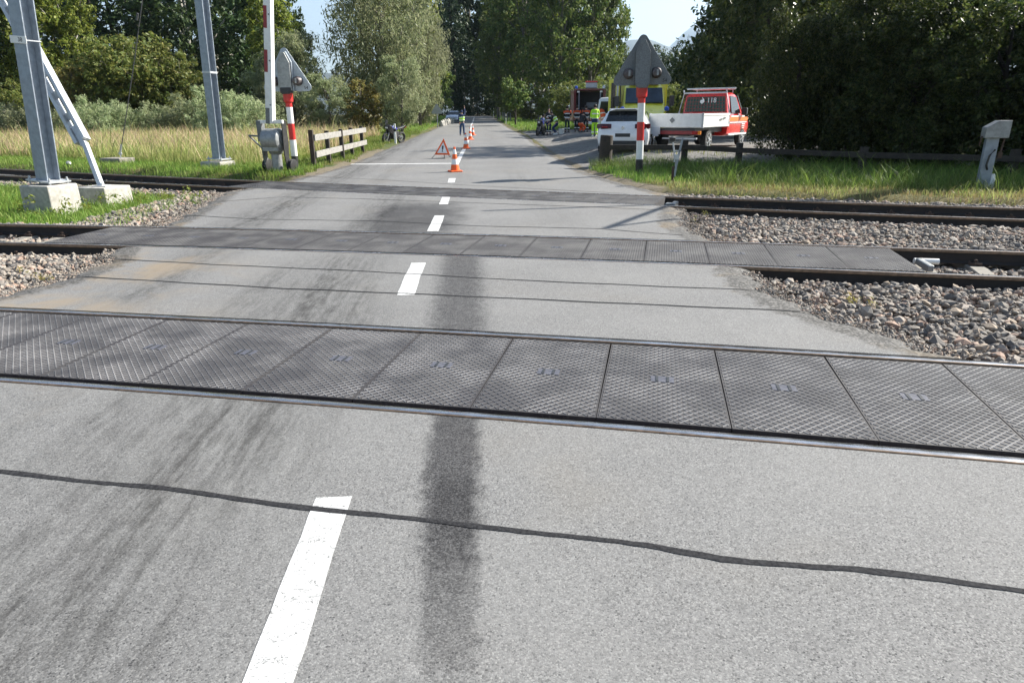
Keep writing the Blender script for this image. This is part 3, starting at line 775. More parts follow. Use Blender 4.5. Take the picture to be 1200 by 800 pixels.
LM = {
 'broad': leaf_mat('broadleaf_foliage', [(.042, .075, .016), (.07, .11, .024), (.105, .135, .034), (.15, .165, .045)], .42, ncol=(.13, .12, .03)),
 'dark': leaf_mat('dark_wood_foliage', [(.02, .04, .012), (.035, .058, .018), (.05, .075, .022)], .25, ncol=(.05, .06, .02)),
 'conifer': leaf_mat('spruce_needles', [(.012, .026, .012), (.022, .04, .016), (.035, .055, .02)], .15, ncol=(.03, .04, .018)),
 'willow': leaf_mat('grey_green_willow_leaves', [(.13, .165, .075), (.18, .215, .105), (.235, .265, .14), (.27, .28, .165)], .48, nscale=.22, namt=.4, ncol=(.31, .3, .2)),
 'bush': leaf_mat('yellow_green_bush_leaves', [(.065, .1, .022), (.1, .135, .03), (.14, .165, .04), (.18, .17, .045)], .4, ncol=(.2, .13, .04)),
 'autumn': leaf_mat('turning_autumn_leaves', [(.12, .12, .035), (.18, .155, .05), (.2, .14, .05), (.1, .125, .035)], .4, ncol=(.22, .12, .04)),
 'lime': leaf_mat('light_yellow_green_leaves', [(.1, .14, .025), (.15, .18, .03), (.2, .21, .04), (.08, .12, .025)], .45, ncol=(.2, .17, .04)),
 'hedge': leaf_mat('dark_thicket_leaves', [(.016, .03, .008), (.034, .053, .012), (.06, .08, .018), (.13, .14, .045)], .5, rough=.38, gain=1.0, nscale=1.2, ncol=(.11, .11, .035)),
}
MT['bark'] = mat('grey_bark', (.13, .115, .095), .9, 0, .35, 5, .5, (.3, .29, .27), dscale=3, damt=.5)
MT['bark_dark'] = mat('dark_bark', (.045, .038, .03), .9, 0, .3, 5, .5)
MT['bark_pale'] = mat('pale_lit_bark', (.36, .34, .3), .85, 0, .3, 5, .4, (.08, .07, .06), dscale=3, damt=.7)

def leaves(Cn, Rr, per, size, asp, rng, up=.4, droop=0., zs=1.):
    """Cn (n,3) clump centres, Rr (n,) radii"""
    n = len(Cn)
    c = np.repeat(Cn, per, 0); r = np.repeat(Rr, per)
    d = rng.normal(size=(n * per, 3)); d /= np.linalg.norm(d, axis=1, keepdims=True)
    rad_ = r * rng.uniform(.25, 1.05, n * per) ** .7
    p = c + d * rad_[:, None] * np.array([1, 1, zs])
    nor = d * .7 + rng.normal(size=d.shape) * .6; nor[:, 2] += up
    nor /= np.linalg.norm(nor, axis=1, keepdims=True)
    a = rng.normal(size=d.shape); a[:, 2] -= droop * 2
    t = a - nor * (a * nor).sum(1, keepdims=True); t /= np.linalg.norm(t, axis=1, keepdims=True) + 1e-9
    b = np.cross(nor, t)
    L = (size * np.exp(rng.normal(0, .25, n * per)))[:, None]; W = L * asp
    V = np.stack([p - t * L * .5, p + b * W * .5 - t * L * .05, p + t * L * .5, p - b * W * .5 - t * L * .05], 1).reshape(-1, 3)
    Fq = np.arange(len(V)).reshape(-1, 4)
    return V, Fq
def limbs(mb, base, tip, r, rng, n=5, wob=.12):
    base, tip = np.array(base), np.array(tip); L = np.linalg.norm(tip - base)
    pts = [base + (tip - base) * t + (rng.normal(0, wob * L * .25, 3) if 0 < t < 1 else 0) for t in np.linspace(0, 1, n)]
    mb.tube(pts, [r * (1 - .8 * t) for t in np.linspace(0, 1, n)], 7)
def make_tree(name, kind, H, R, bark, leafsize, seed, nl=9, ncl=26, per=26, base=.25, asp=.55, droop=0., zs=.8):
    rng = np.random.default_rng(seed); root = empty(name)
    t = MB(); hb = H * base
    top = np.array((rng.normal(0, .03 * H), rng.normal(0, .03 * H), H * .93))
    r0 = .016 * H + .03
    t.tube([(0, 0, -.5), (0, 0, .05 * H), tuple(top * .5 * np.array([.6, .6, 1])), tuple(top)], [r0 * 1.25, r0, r0 * .6, r0 * .08], 9)
    cl, rr_ = [], []
    if kind == 'conifer':
        nt = 26
        for i in range(nt):
            z = lerp(H * .1, H * .98, i / nt); rd = R * (1 - i / nt) ** .85 + .12
            nb = max(4, int(10 * (1 - i / nt)) + 3)
            for j in range(nb):
                a = rng.uniform(0, 6.28); ln = rd * rng.uniform(.7, 1.1)
                for q in np.linspace(.25, 1, 4):
                    cl.append((math.cos(a) * ln * q, math.sin(a) * ln * q, z - ln * q * .28 + rng.normal(0, .08))); rr_.append(.09 * R + .05 * H * .3 * (1 - q * .6) * .35)
                if j % 3 == 0: t.tube([(0, 0, z), (math.cos(a) * ln, math.sin(a) * ln, z - ln * .28)], [.03, .01], 4)
    else:
        for k in range(nl):
            a = k * 2.4 + rng.uniform(-.5, .5); f = (k + .5) / nl
            z = lerp(hb + .1 * H, H * .9, f); w = math.sqrt(max(.05, 1 - ((z - H * .55) / (H * .52)) ** 2))
            rd = R * w * rng.uniform(.45, .8)
            c = np.array((math.cos(a) * rd, math.sin(a) * rd, z)); lr = R * rng.uniform(.36, .58) * (1 if kind != 'tall' else .8)
            limbs(t, (0, 0, max(hb * .8, z - rd * 1.0 - .05 * H)), c, r0 * .4, rng)
            for _ in range(ncl):
                d = rng.normal(size=3); d /= np.linalg.norm(d)
                q = c + d * lr * rng.uniform(.35, 1.05) * np.array([1, 1, .85])
                if q[2] < hb * .5 + .15: q[2] = hb * .5 + .15 + rng.uniform(0, .3)
                cl.append(q); rr_.append(lr * rng.uniform(.16, .34))
            for _ in range(2):
                d = rng.normal(size=3); d[2] = abs(d[2]); d /= np.linalg.norm(d); limbs(t, c - d * lr * .2, c + d * lr * .9, r0 * .12, rng, 3)
    t.build('trunk', bark, root, smooth=60)
    V, Fq = leaves(np.array(cl), np.array(rr_), per, leafsize, asp, rng, droop=droop, zs=zs)
    V[:, 2] = np.maximum(V[:, 2], .02)
    npmesh('crown', V, Fq, MATK[kind], root)
    return root
MATK = {'broad': LM['broad'], 'tall': LM['broad'], 'dark': LM['dark'], 'conifer': LM['conifer'], 'willow': LM['willow'], 'bush': LM['bush'], 'autumn': LM['autumn'], 'lime': LM['lime'], 'hedge': LM['hedge']}
PROTO = {}
def proto(key):
    if key in PROTO: return dup(PROTO[key])
    specs = {
     'broad0': ('broadleaf_tree', 'broad', 18, 5.2, MT['bark'], .35, 1, 14, 42, 27, .12),
     'broad1': ('broadleaf_tree', 'broad', 18, 4.6, MT['bark'], .34, 2, 15, 42, 27, .15),
     'lime0': ('broadleaf_tree', 'lime', 16, 3.6, MT['bark_pale'], .32, 3, 15, 34, 25, .12),
     'dark0': ('woodland_tree', 'dark', 20, 5.5, MT['bark_dark'], .5, 4, 12, 40, 18, .1),
     'dark1': ('woodland_tree', 'dark', 20, 4.8, MT['bark_pale'], .48, 5, 13, 36, 18, .1),
     'conif': ('spruce_tree', 'conifer', 20, 3.4, MT['bark_dark'], .34, 6, 0, 0, 14, .1, .35),
     'willow0': ('willow_tree', 'willow', 14, 4.4, MT['bark'], .36, 7, 16, 60, 26, .03, .24, 1.1, 1.3),
     'willow1': ('willow_tree', 'willow', 12, 3.4, MT['bark'], .34, 8, 14, 54, 26, .03, .26, 1., 1.3),
     'bush0': ('bush', 'bush', 6, 3.1, MT['bark'], .26, 9, 12, 44, 24, .02, .42),
     'bush1': ('bush', 'bush', 6, 2.7, MT['bark'], .25, 10, 12, 40, 24, .02, .42),
     'autumn0': ('bush', 'autumn', 6, 2.3, MT['bark'], .25, 12, 12, 36, 24, .02, .45),
     'shrub0': ('shrub', 'willow', 2.4, 2.2, MT['bark'], .22, 13, 9, 34, 24, .0, .22, .4, 1.),
     'hedge0': ('shrub', 'hedge', 6, 2.6, MT['bark_dark'], .125, 14, 16, 70, 36, .02, .5),
     'hedge1': ('shrub', 'hedge', 6, 2.3, MT['bark_dark'], .115, 15, 16, 70, 36, .02, .5),
     'young': ('young_tree', 'broad', 5, 1.5, MT['bark_dark'], .22, 16, 9, 30, 18, .3),
    }
    PROTO[key] = make_tree(*specs[key]); return PROTO[key]
HREF = {'broad0': 18, 'broad1': 18, 'lime0': 16, 'dark0': 20, 'dark1': 20, 'conif': 20, 'willow0': 14, 'willow1': 12, 'bush0': 6, 'bush1': 6, 'autumn0': 6, 'shrub0': 2.4, 'hedge0': 6, 'hedge1': 6, 'young': 5}
def plant(key, px, Y, H, label, cat='tree', group=None, wide=1., x=None, dz=0):
    o = proto(key); X = at(px, 132, Y).x if x is None else x
    s = H / HREF[key]; o.location = (X, Y, gz1(X, Y) - .1 + dz)
    o.scale = (s * wide, s * wide, s); o.rotation_euler = (0, 0, random.uniform(0, 6.28))
    for q in ('label', 'category', 'group'):
        if q in o: del o[q]
    return tag(o, label, cat, group)

# wood behind the meadow
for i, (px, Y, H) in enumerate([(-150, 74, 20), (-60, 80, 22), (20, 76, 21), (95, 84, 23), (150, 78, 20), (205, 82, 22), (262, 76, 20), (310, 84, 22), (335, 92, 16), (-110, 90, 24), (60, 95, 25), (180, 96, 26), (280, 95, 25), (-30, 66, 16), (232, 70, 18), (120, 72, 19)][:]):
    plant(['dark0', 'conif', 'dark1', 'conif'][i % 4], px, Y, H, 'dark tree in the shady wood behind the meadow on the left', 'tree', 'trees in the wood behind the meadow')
plant('lime0', 55, 60, 15, 'tall yellow green tree with pale trunk just right of the plated steel mast', wide=.9)
plant('lime0', 105, 62, 12, 'shorter light yellow green tree beside the tall one right of the plated steel mast', wide=.8)
plant('broad1', -15, 58, 13, 'mottled green tree at the far left edge behind the steel mast')
plant('lime0', 330, 72, 14, 'yellow tinged tree standing above the raised barrier boom', wide=.9)
plant('bush1', 5, 54, 4.2, 'dark green low bush at the far left edge of the meadow', 'bush')
plant('autumn0', 92, 53, 5.6, 'brownish orange autumn bush right of the slanting mast strut', 'bush')
plant('bush0', 172, 55, 7.4, 'rounded yellow green bush behind the guy wire', 'bush', wide=1.05)
plant('bush1', 138, 54, 6.4, 'green bush between the autumn bush and the guy wire', 'bush')
plant('bush1', 215, 56, 6.2, 'dull green bush at the right of the rounded bush, behind the second steel mast', 'bush')
for i, (px, Y, H) in enumerate([(80, 49, 2.2), (115, 48, 2.5), (150, 49, 2.3), (190, 50, 2.2), (228, 50, 2.6), (262, 50, 3), (292, 49, 2.7), (30, 50, 2.2), (-20, 50, 2.3)]):
    plant('shrub0', px, Y, H, 'grey green low shrub in the row along the back of the meadow', 'shrub', 'low shrubs along the meadow')
plant('willow1', 345, 58, 8.2, 'pale grey green willow bush rising behind the left crossing sign', 'tree', wide=1.15)
plant('willow1', 318, 56, 5.2, 'lower grey green willow bush behind the boom barrier', 'tree', wide=1.2)
plant('willow1', 385, 55, 4.8, 'low pale willow behind the wooden rail fence', 'tree', wide=1.3)
plant('autumn0', 425, 57, 4.2, 'brownish low bush at the foot of the big willow', 'bush', wide=1.2)
plant('willow0', 452, 64, 14.5, 'tall grey tan willow, the biggest tree left of the road', 'tree', wide=1.05)
plant('broad0', 448, 76, 16, 'green leafy tree behind the tall willow left of the road', 'tree', wide=.8)
plant('willow0', 492, 74, 11.5, 'silvery willow at the roadside, right of the biggest willow', 'tree', wide=.85)
plant('lime0', 488, 82, 19, 'yellow green treetop rising above the roadside willow', 'tree', wide=.8)
plant('broad1', 512, 86, 7.5, 'low bright roadside bush tree at the bend of the road', 'tree', wide=1.1)
plant('willow1', 470, 56, 6.2, 'pale leaning willow bush at the field edge behind the motorcycle', 'tree')
# dark wood at the end of the road
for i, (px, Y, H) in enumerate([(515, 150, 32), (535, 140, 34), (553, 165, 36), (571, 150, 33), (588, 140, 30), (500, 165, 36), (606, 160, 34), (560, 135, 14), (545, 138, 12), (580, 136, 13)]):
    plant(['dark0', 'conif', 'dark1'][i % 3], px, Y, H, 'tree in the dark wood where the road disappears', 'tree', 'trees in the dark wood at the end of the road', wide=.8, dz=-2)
# sunlit trees right of the road
plant('broad0', 584, 112, 17, 'leafy tree closest to the right edge of the road, its crown reaching the ground', wide=.75)
plant('broad1', 614, 104, 24, 'tall tree behind the people, left of the big sunlit crown', wide=.8)
plant('lime0', 632, 112, 26, 'tall yellow green tree in the middle of the sunlit group right of the road', wide=.95)
plant('broad0', 655, 96, 23, 'big sunlit broad tree behind the fire engine', wide=.8)
plant('broad1', 690, 100, 25, 'tall tree above the fire engine at the right of the sunlit group', wide=.7)
plant('broad1', 712, 104, 22, 'ragged tree with sky showing through, left of the grey crossing sign', wide=.5)
plant('broad0', 603, 120, 24, 'darker tree at the back of the sunlit group', wide=.8)
plant('broad0', 640, 130, 27, 'rear tree rising behind the yellow green one', wide=.8)
plant('broad0', 676, 128, 27, 'rear tree rising behind the fire engine trees', wide=.8)
plant('young', 604, 76, 5.0, 'small young tree with dark stem on the grass right of the road', wide=.95)
for px, Y, H in ((622, 98, 4.5), (645, 92, 4), (668, 88, 4.6), (690, 86, 5), (600, 108, 4.5)):
    plant('bush1', px, Y, H, 'bush in the undergrowth below the sunlit trees right of the road', 'bush', 'undergrowth below the sunlit trees', wide=1.2)
# trees past the ambulance and far wood
plant('broad0', 728, 120, 11, 'rounded light green tree between the fire engine and the ambulance', wide=.9)
for px, Y, H in ((742, 190, 15), (775, 200, 18), (805, 180, 17), (830, 190, 20), (715, 220, 16)):
    plant('dark0', px, Y, H, 'hazy tree in the distant wood behind the grey crossing sign', 'tree', 'distant trees behind the crossing sign', wide=1.1)
plant('bush0', 792, 44, 3.0, 'sunlit bush between the ambulance and the red pickup', 'bush', wide=.7)
plant('dark0', 800, 75, 7.5, 'dark tree in shade above the red pickup', 'tree')
# thicket at the right
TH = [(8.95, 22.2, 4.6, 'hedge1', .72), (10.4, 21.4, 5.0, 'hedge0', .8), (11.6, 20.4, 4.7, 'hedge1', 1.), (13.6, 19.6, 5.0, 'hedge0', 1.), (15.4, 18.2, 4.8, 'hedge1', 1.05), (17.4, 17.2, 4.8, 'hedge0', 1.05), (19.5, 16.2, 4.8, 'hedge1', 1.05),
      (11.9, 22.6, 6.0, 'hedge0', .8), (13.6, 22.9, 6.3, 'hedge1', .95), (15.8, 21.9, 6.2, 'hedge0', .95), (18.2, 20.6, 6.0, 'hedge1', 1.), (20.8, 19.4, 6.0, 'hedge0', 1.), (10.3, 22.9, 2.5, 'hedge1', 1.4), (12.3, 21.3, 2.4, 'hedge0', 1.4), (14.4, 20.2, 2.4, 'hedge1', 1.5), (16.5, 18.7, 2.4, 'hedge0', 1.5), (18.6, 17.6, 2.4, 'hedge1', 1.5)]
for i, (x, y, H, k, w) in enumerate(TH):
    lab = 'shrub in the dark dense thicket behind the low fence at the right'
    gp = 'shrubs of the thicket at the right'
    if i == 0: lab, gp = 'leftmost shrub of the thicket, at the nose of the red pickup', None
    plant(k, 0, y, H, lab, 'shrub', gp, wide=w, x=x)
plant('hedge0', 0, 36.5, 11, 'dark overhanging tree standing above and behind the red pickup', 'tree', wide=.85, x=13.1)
plant('dark0', 0, 40, 12, 'dark tree in the back row behind the overhanging one', 'tree', x=17.5, wide=.9)
for i, (x, y, H) in enumerate([(20, 56, 15), (21.5, 66, 17), (26, 50, 14), (25, 76, 17), (30, 90, 18), (19.2, 61, 13), (19.5, 53, 14), (23, 60, 17)]):
    plant(['dark1', 'dark0'][i % 2], 0, y, H, 'tall tree of the shading row beyond the thicket on the right', 'tree', 'shading row beyond the thicket', x=x)

# ------------------------------------------------------------------ grass
def grass_mat(name, stops, trans=.35):
    return leaf_mat(name, stops, trans, rough=.6, nscale=.9, namt=.55, ncol=stops[-1])
GM = {'green': grass_mat('fresh_green_grass', [(.07, .13, .018), (.1, .175, .025), (.15, .22, .035), (.2, .22, .06)]),
      'yellow': grass_mat('yellowing_grass', [(.13, .18, .04), (.19, .22, .06), (.28, .27, .1), (.24, .24, .09)]),
      'dry': grass_mat('dry_meadow_grass', [(.35, .265, .17), (.3, .22, .13), (.41, .33, .22), (.36, .24, .16)]),
      'deep': grass_mat('deep_green_grass', [(.04, .085, .018), (.065, .13, .025), (.1, .16, .035), (.14, .17, .05)]),
      'straw': grass_mat('short_straw_grass', [(.2, .17, .06), (.26, .21, .1), (.14, .15, .04), (.3, .22, .12)])}
def blades(name, P, h, w, lean, material, rng, label, cat='grass'):
    n = len(P); a = rng.uniform(0, 6.28, n); b = rng.uniform(0, 6.28, n)
    H = h * np.exp(rng.normal(0, .28, n)) if np.isscalar(h) else h * np.exp(rng.normal(0, .25, n))
    W = w * rng.uniform(.6, 1.2, n)
    d = np.c_[np.cos(a), np.sin(a), np.zeros(n)] * W[:, None] * .5
    l = np.c_[np.cos(b), np.sin(b), np.zeros(n)] * (lean * H * rng.uniform(.2, 1.2, n))[:, None]
    up = np.array([0, 0, 1.])
    mid = P + up * (H * .55)[:, None] + l * .35; tip = P + up * (H * rng.uniform(.85, 1, n))[:, None] + l
    V = np.stack([P - d, P + d, mid - d * .75, mid + d * .75, tip], 1).reshape(-1, 3)
    T = np.array([[0, 1, 3], [0, 3, 2], [2, 3, 4]])
    Fq = (T[None] + (np.arange(n) * 5)[:, None, None]).reshape(-1, 3)
    o = npmesh(name, V, Fq, material)
    return tag(o, label, cat, kind='stuff')
def gpts(x0, x1, y0, y1, dens, ok, rng, clump=0):
    n = int((x1 - x0) * (y1 - y0) * dens); P = rng.uniform((x0, y0), (x1, y1), (n, 2))
    k = ok(P[:, 0], P[:, 1]); P = P[k]
    if clump:
        nz = np.sin(P[:, 0] * 2.1 + 1.3 * np.sin(P[:, 1] * 1.7)) * np.sin(P[:, 1] * 2.6 + np.sin(P[:, 0] * 1.1) * 1.5)
        P = P[rng.uniform(-1, 1, len(P)) * clump < nz + .45]
    return np.c_[P, gz(P[:, 0], P[:, 1]) - .01]
wob = lambda x, y: .2 * np.sin(x * 3.1 + y) + .15 * np.sin(y * 4.7 + x * 1.9)
lv = lambda x, y: (x < rl(y) - .35 + wob(x, y))
# left: between middle and far track
P = gpts(-17, -5.8, 9.5, 22, 420, lambda x, y: (y > near[2](x) + 2.25 + wob(x, y) * .8) & (y < near[3](x) - 1.0 + wob(y, x) * .5) & (x < -6.55 + wob(x, y) + (y - 12) * -.12), g)
blades('grass', P, .2, .016, .6, GM['green'], g, 'bright green grass between the middle and far tracks around the concrete mast footings')
P = gpts(-9, -5.6, 10.5, 19, 300, lambda x, y: (y > near[2](x) + 2.1) & (y < near[3](x) - .25) & lv(x, y) & (x > rl(y) - 1.3 + wob(y, x)), g, .7)
blades('grass', P, .09, .014, .7, GM['straw'], g, 'dry brown fringe of grass between the tracks at the left edge of the asphalt')
# behind far track: short bright green band
P = gpts(-22, -6, 16, 34, 300, lambda x, y: (y > T3end(x) + .05 + wob(x, y) * .4) & (y < T3end(x) + 3.4 + wob(y, x)) & lv(x, y), g)
blades('grass', P, .16, .018, .5, GM['green'], g, 'short bright green grass strip just behind the far track')
# roadside verge with fence
P = gpts(-11.5, -5.5, 19, 60, 170, lambda x, y: lv(x, y) & (x > rl(y) - 3.6) & (y > T3end(x) + .1), g)
blades('grass', P, .15, .02, .5, GM['green'], g, 'mown green verge along the left edge of the road below the rail fence')
P = gpts(-9, -5.4, 18, 45, 160, lambda x, y: lv(x, y) & (x > rl(y) - 1.15 + wob(x, y)) & (y > T3end(x) - .2), g)
blades('grass', P, .07, .016, .7, GM['straw'], g, 'short dry brown grass fringing the left edge of the road')
P = gpts(-16, -6, 58, 128, 22, lambda x, y: (x < rl(y) - .3) & (x > rl(y) - 5), g)
blades('grass', P, .25, .05, .5, GM['green'], g, 'far green verge left of the road below the willows')
# meadow
md = lambda x, y: (y > T3end(x) + 2.6) & (x < rl(y) - 2.6 + wob(x, y))
P = gpts(-26, -8, 21, 33, 230, md, g, .9)
blades('grass', P, .42, .02, .45, GM['yellow'], g, 'yellow green rough grass at the near side of the meadow')
P = gpts(-26, -8, 22, 33, 8, md, g, .5)
blades('grass', P, .8, .022, .6, GM['dry'], g, 'taller straw stalks standing in the rough grass of the meadow')
P = gpts(-50, -8, 29, 50, 62, md, g)
blades('grass', P, .62, .035, .5, GM['dry'], g, 'tall dry tan grass filling the back of the meadow')
P = gpts(-50, -8, 26, 50, 40, md, g, .8)
blades('grass', P, .66, .035, .5, GM['yellow'], g, 'greener stalks scattered through the tan meadow grass')
# right: verge between far track and fence
fy = lambda x: 21.6 - .2 * (x - 3) - .012 * (x - 3) ** 2
rv = lambda x, y: (x > rr(y) + .3 + wob(x, y)) & (y > T3end(x) + .02 + wob(x, y) * .4)
P = gpts(2.6, 15, 12, 24, 620, lambda x, y: rv(x, y) & (y < fy(x) + 1.2) & (y > T3end(x) + 1.5 + 1.6 * wob(x, y)) & ((x > 4.6 + wob(y, x)) | (y > 21)), g, 1.1)
blades('grass', P, .24, .012, .85, GM['deep'], g, 'tall rank green grass in front of the low dark fence at the right')
P = gpts(2.6, 15, 12, 24, 90, lambda x, y: rv(x, y) & (y < fy(x)) & (y > T3end(x) + 1.6 + wob(y, x)) & (x > 5), g, .35)
blades('grass', P, .4, .011, 1., GM['green'], g, 'taller pale tufts of grass standing in the right verge')
P = gpts(2.6, 15, 11, 24, 260, lambda x, y: rv(x, y) & (y < T3end(x) + 1.9), g)
blades('grass', P, .1, .014, .7, GM['straw'], g, 'short dry grass edging the gravel right of the far track')
P = gpts(2.6, 15, 11, 24, 200, lambda x, y: rv(x, y) & (y < T3end(x) + 2.6) & (y > T3end(x) + .5 + wob(x, y)), g, .8)
blades('grass', P, .13, .015, .7, GM['yellow'], g, 'yellow green short grass mixed into the dry strip right of the far track')
P = gpts(2.4, 5.5, 17, 23, 260, lambda x, y: (x > rr(y) + .15 + wob(x, y) * .7) & (y < 21.7 + wob(x, y)), g)
blades('grass', P, .17, .016, .6, GM['green'], g, 'grass round the foot of the right red and white sign post')
P = gpts(-3, 16, 58, 128, 16, lambda x, y: (x > rr(y) + .3) & (y > 58 + .3 * wob(x, y)), g)
blades('grass', P, .25, .06, .5, GM['green'], g, 'sunlit grass beyond the gravel lot right of the road')
P = gpts(2.5, 12, 23, 30, 26, lambda x, y: (x > rr(y) + 2.5) & (y < fy(x) + 4), g, .3)
blades('grass', P, .2, .018, .6, GM['yellow'], g, 'sparse weeds growing in the gravel under the parked vehicles')

# ------------------------------------------------------------------ hills and far land
def hills(name, pts, Y, depth, material, seed, label=None):
    """a long ridge with real depth: pts are (px, py) of its crest at distance Y"""
    rng = np.random.default_rng(seed); nx, ny = 160, 30
    px = np.linspace(pts[0][0], pts[-1][0], nx); py = np.interp(px, [p[0] for p in pts], [p[1] for p in pts])
    crest = np.array([at(a, b, Y) for a, b in zip(px, py)])
    T = np.linspace(-1, 1, ny); prof = np.cos(T * math.pi / 2) ** .9
    V = np.zeros((ny, nx, 3))
    for j in range(ny):
        V[j, :, 0] = crest[:, 0] + T[j] * depth * .05; V[j, :, 1] = Y + T[j] * depth
        V[j, :, 2] = -2 + (crest[:, 2] + 2) * prof[j]
    nz = sum(np.sin(V[..., 0] * f + s) * np.sin(V[..., 1] * f * 1.3 + s * 2) * a for f, a, s in ((.004, .05, 1), (.011, .03, 2), (.03, .015, 3), (.07, .008, 5)))
    V[..., 2] += nz * V[..., 2].max() * prof[:, None] * .5
    i = (np.arange(ny - 1)[:, None] * nx + np.arange(nx - 1)[None, :]).ravel()
    o = npmesh(name, V.reshape(-1, 3), np.c_[i, i + 1, i + nx + 1, i + nx], material, smooth=True)
    return tag(o, kind='structure')
def hill_mat():
    m = NT('wooded_hillside'); p = m.pos(); n = m.noise(p, .012, 6, .65); n2 = m.noise(p, .08, 4)
    c = m.mix(m.ramp(n, .4, .6), (.012, .02, .018), (.03, .042, .03)); c = m.mix(m.ramp(n2, .66, .72), c, (.2, .2, .2))
    m.put(m.b.inputs['Base Color'], c); m.b.inputs['Roughness'].default_value = .95; return m.mat
HM = hill_mat()
hills('hills', [(-400, 100), (300, 85), (500, 90), (650, 88), (715, 76), (745, 72), (770, 70), (800, 75), (830, 84), (900, 80), (1200, 95), (1700, 110)], 3800, 1300, HM, 3)
hills('hills', [(200, 100), (600, 90), (700, 70), (730, 48), (748, 46), (765, 52), (790, 62), (810, 66), (1000, 90), (1400, 100)], 6000, 1600, HM, 4)
hills('hills', [(500, 100), (700, 95), (760, 80), (790, 50), (805, 36), (850, 15), (950, 5), (1200, 40), (1500, 90)], 8800, 2300, HM, 5)
def haze():
    m = NT('pale_haze'); m.n.remove(m.b)
    v = m.node('ShaderNodeVolumePrincipled'); v.inputs['Color'].default_value = (.62, .8, 1, 1); v.inputs['Density'].default_value = HAZE_D; v.inputs['Anisotropy'].default_value = .35
    m.l.new(v.outputs[0], m.out.inputs['Volume'])
    b = MB(); b.box((0, 5500, 780), (20000, 12400, 1570)); o = b.build('haze', m.mat, smooth=0)
    tag(o, kind='stuff')
HAZE_D = .000095
haze()
# weeds round the footings and loose tufts in the ballast
def weeds(name, P, size, material, rng, label, per=26):
    cl = P + np.array([0, 0, size]); V, Fq = leaves(np.repeat(cl, 3, 0) + rng.normal(0, size * .6, (len(cl) * 3, 3)), np.full(len(cl) * 3, size * .8), per, size * .5, .35, rng)
    return tag(npmesh(name, V, Fq, material), label, 'weeds', kind='stuff')
wp = [(-9.9, 13.7), (-9.5, 13.5), (-9.1, 13.55), (-8.7, 13.9), (-8.3, 14.6), (-8.2, 15.1), (-8.5, 15.0), (-7.9, 15.7), (-7.7, 15.4), (-9.0, 14.9), (-10.6, 13.9), (-11.3, 14.6), (-8.9, 13.6), (-7.4, 16.1), (-12, 15)]
weeds('weeds', np.array([(x, y, -.24) for x, y in wp]), .15, LM['lime'], g, 'leafy weeds growing round the two concrete footings at the left')
wp = [(3.6, 12.35), (3.75, 12.5), (3.5, 12.2), (3.4, 6.1), (3.3, 6.3), (-5.4, 7.6), (-5.6, 7.75), (-5.9, 7.9), (3.1, 11.5)]
weeds('weeds', np.array([(x, y, -.16) for x, y in wp]), .07, LM['autumn'], g, 'small yellowing weeds in the ballast beside the road edges', 14)

# ------------------------------------------------------------------ masts, strut, guy wire
def block(name, px, py, Y, sx, sy, h, rz_, label, sink=.25, material=None):
    p = at(px, py, Y); m = MB(); m.box((0, 0, (h - sink) / 2), (sx, sy, h + sink), taper=.97)
    o = m.build(name, material or MT['concrete'], smooth=0, bevel=.025)
    z0 = p.z - h / 2; o.location = (p.x, p.y, z0); o.rotation_euler = (0, 0, rz_)
    tag(o, label, 'concrete footing'); return o, z0 + h
def hbeam(mb, h, w=.3, t=.022, top=1.):
    for s in (-1, 1): mb.box((0, s * (w / 2 - t / 2), h / 2), (w, t, h))
    mb.box((0, 0, h / 2), (.014, w - 2 * t - .002, h))
def mast(px, py, Y, ztop, h, rz_, label, tilt=0.):
    p = at(px, py, Y); o = empty('catenary_mast', (p.x, p.y, ztop), rz_, label, 'catenary mast'); o.rotation_euler = (0, tilt, rz_)
    m = MB(); hbeam(m, h); m.mi = 0
    b = m.build('beam', MT['galv'], o, smooth=0); b.location.z = .09
    m = MB(); m.box((0, 0, .075), (.62, .5, .028)); m.build('base_plate', MT['galv_light'], o, smooth=0)
    m = MB()
    for x in (-.26, .26):
        for y in (-.2, .2): m.tube([(x, y, -.01), (x, y, .16)], .016, 8); m.disc((x, y, .105), (0, 0, 1), .03, .03, 6); m.disc((x, y, .045), (0, 0, 1), .03, .03, 6)
    m.build('anchor_bolt', MT['galv_light'], o, smooth=0)
    return o
A1 = rad(-17)
_, z1 = block('concrete_footing', 60, 231, 14.15, .78, .72, .52, A1, 'pale concrete footing under the plated steel mast, in the grass at the far left')
m1 = mast(57, 213, 14.2, z1, 12.5, A1, 'grey steel H section mast with number plate 38 at the left edge', rad(5.3))
z38 = at(22, 46, 14).z - z1
b = MB(); b.box((0, -.172, z38), (.4, .012, .135)); pl = b.build('number_plate', MT['white'], m1, smooth=0, bevel=.004)
text_mesh('38', .11, 'number', MT['black'], pl, (.05, -.1795, z38), (rad(90), 0, 0), .001)
b = MB()
for y in (-.16, .16): b.box((0, y, z38), (.325, .008, .02))
for x in (-.16, .16): b.box((x, 0, z38), (.008, .31, .02))
b.build('clamp_band', MT['galv_light'], m1, smooth=0)
_, z2 = block('concrete_footing', 122, 226, 15.5, .85, .75, .3, A1, 'lower concrete footing beside the plated mast, holding the slanting strut', material=MT['concrete'])
p0 = at(119, 219, 15.4); p1 = at(97, 166, 15.9); p2 = at(-20, -50, 17.6)
st = empty('mast_strut', p0, 0, 'slanting pale steel strut passing behind the plated mast', 'strut')
m = MB(); L = lambda p: p - p0
ax = (p2 - p1).normalized(); sd_ = ax.cross(Vector((0, 1, 0))).normalized()
for s in (-.11, .11): m.bar(L(p1) + sd_ * s, L(p2) + sd_ * s, .07, .2, up=(0, 1, 0))
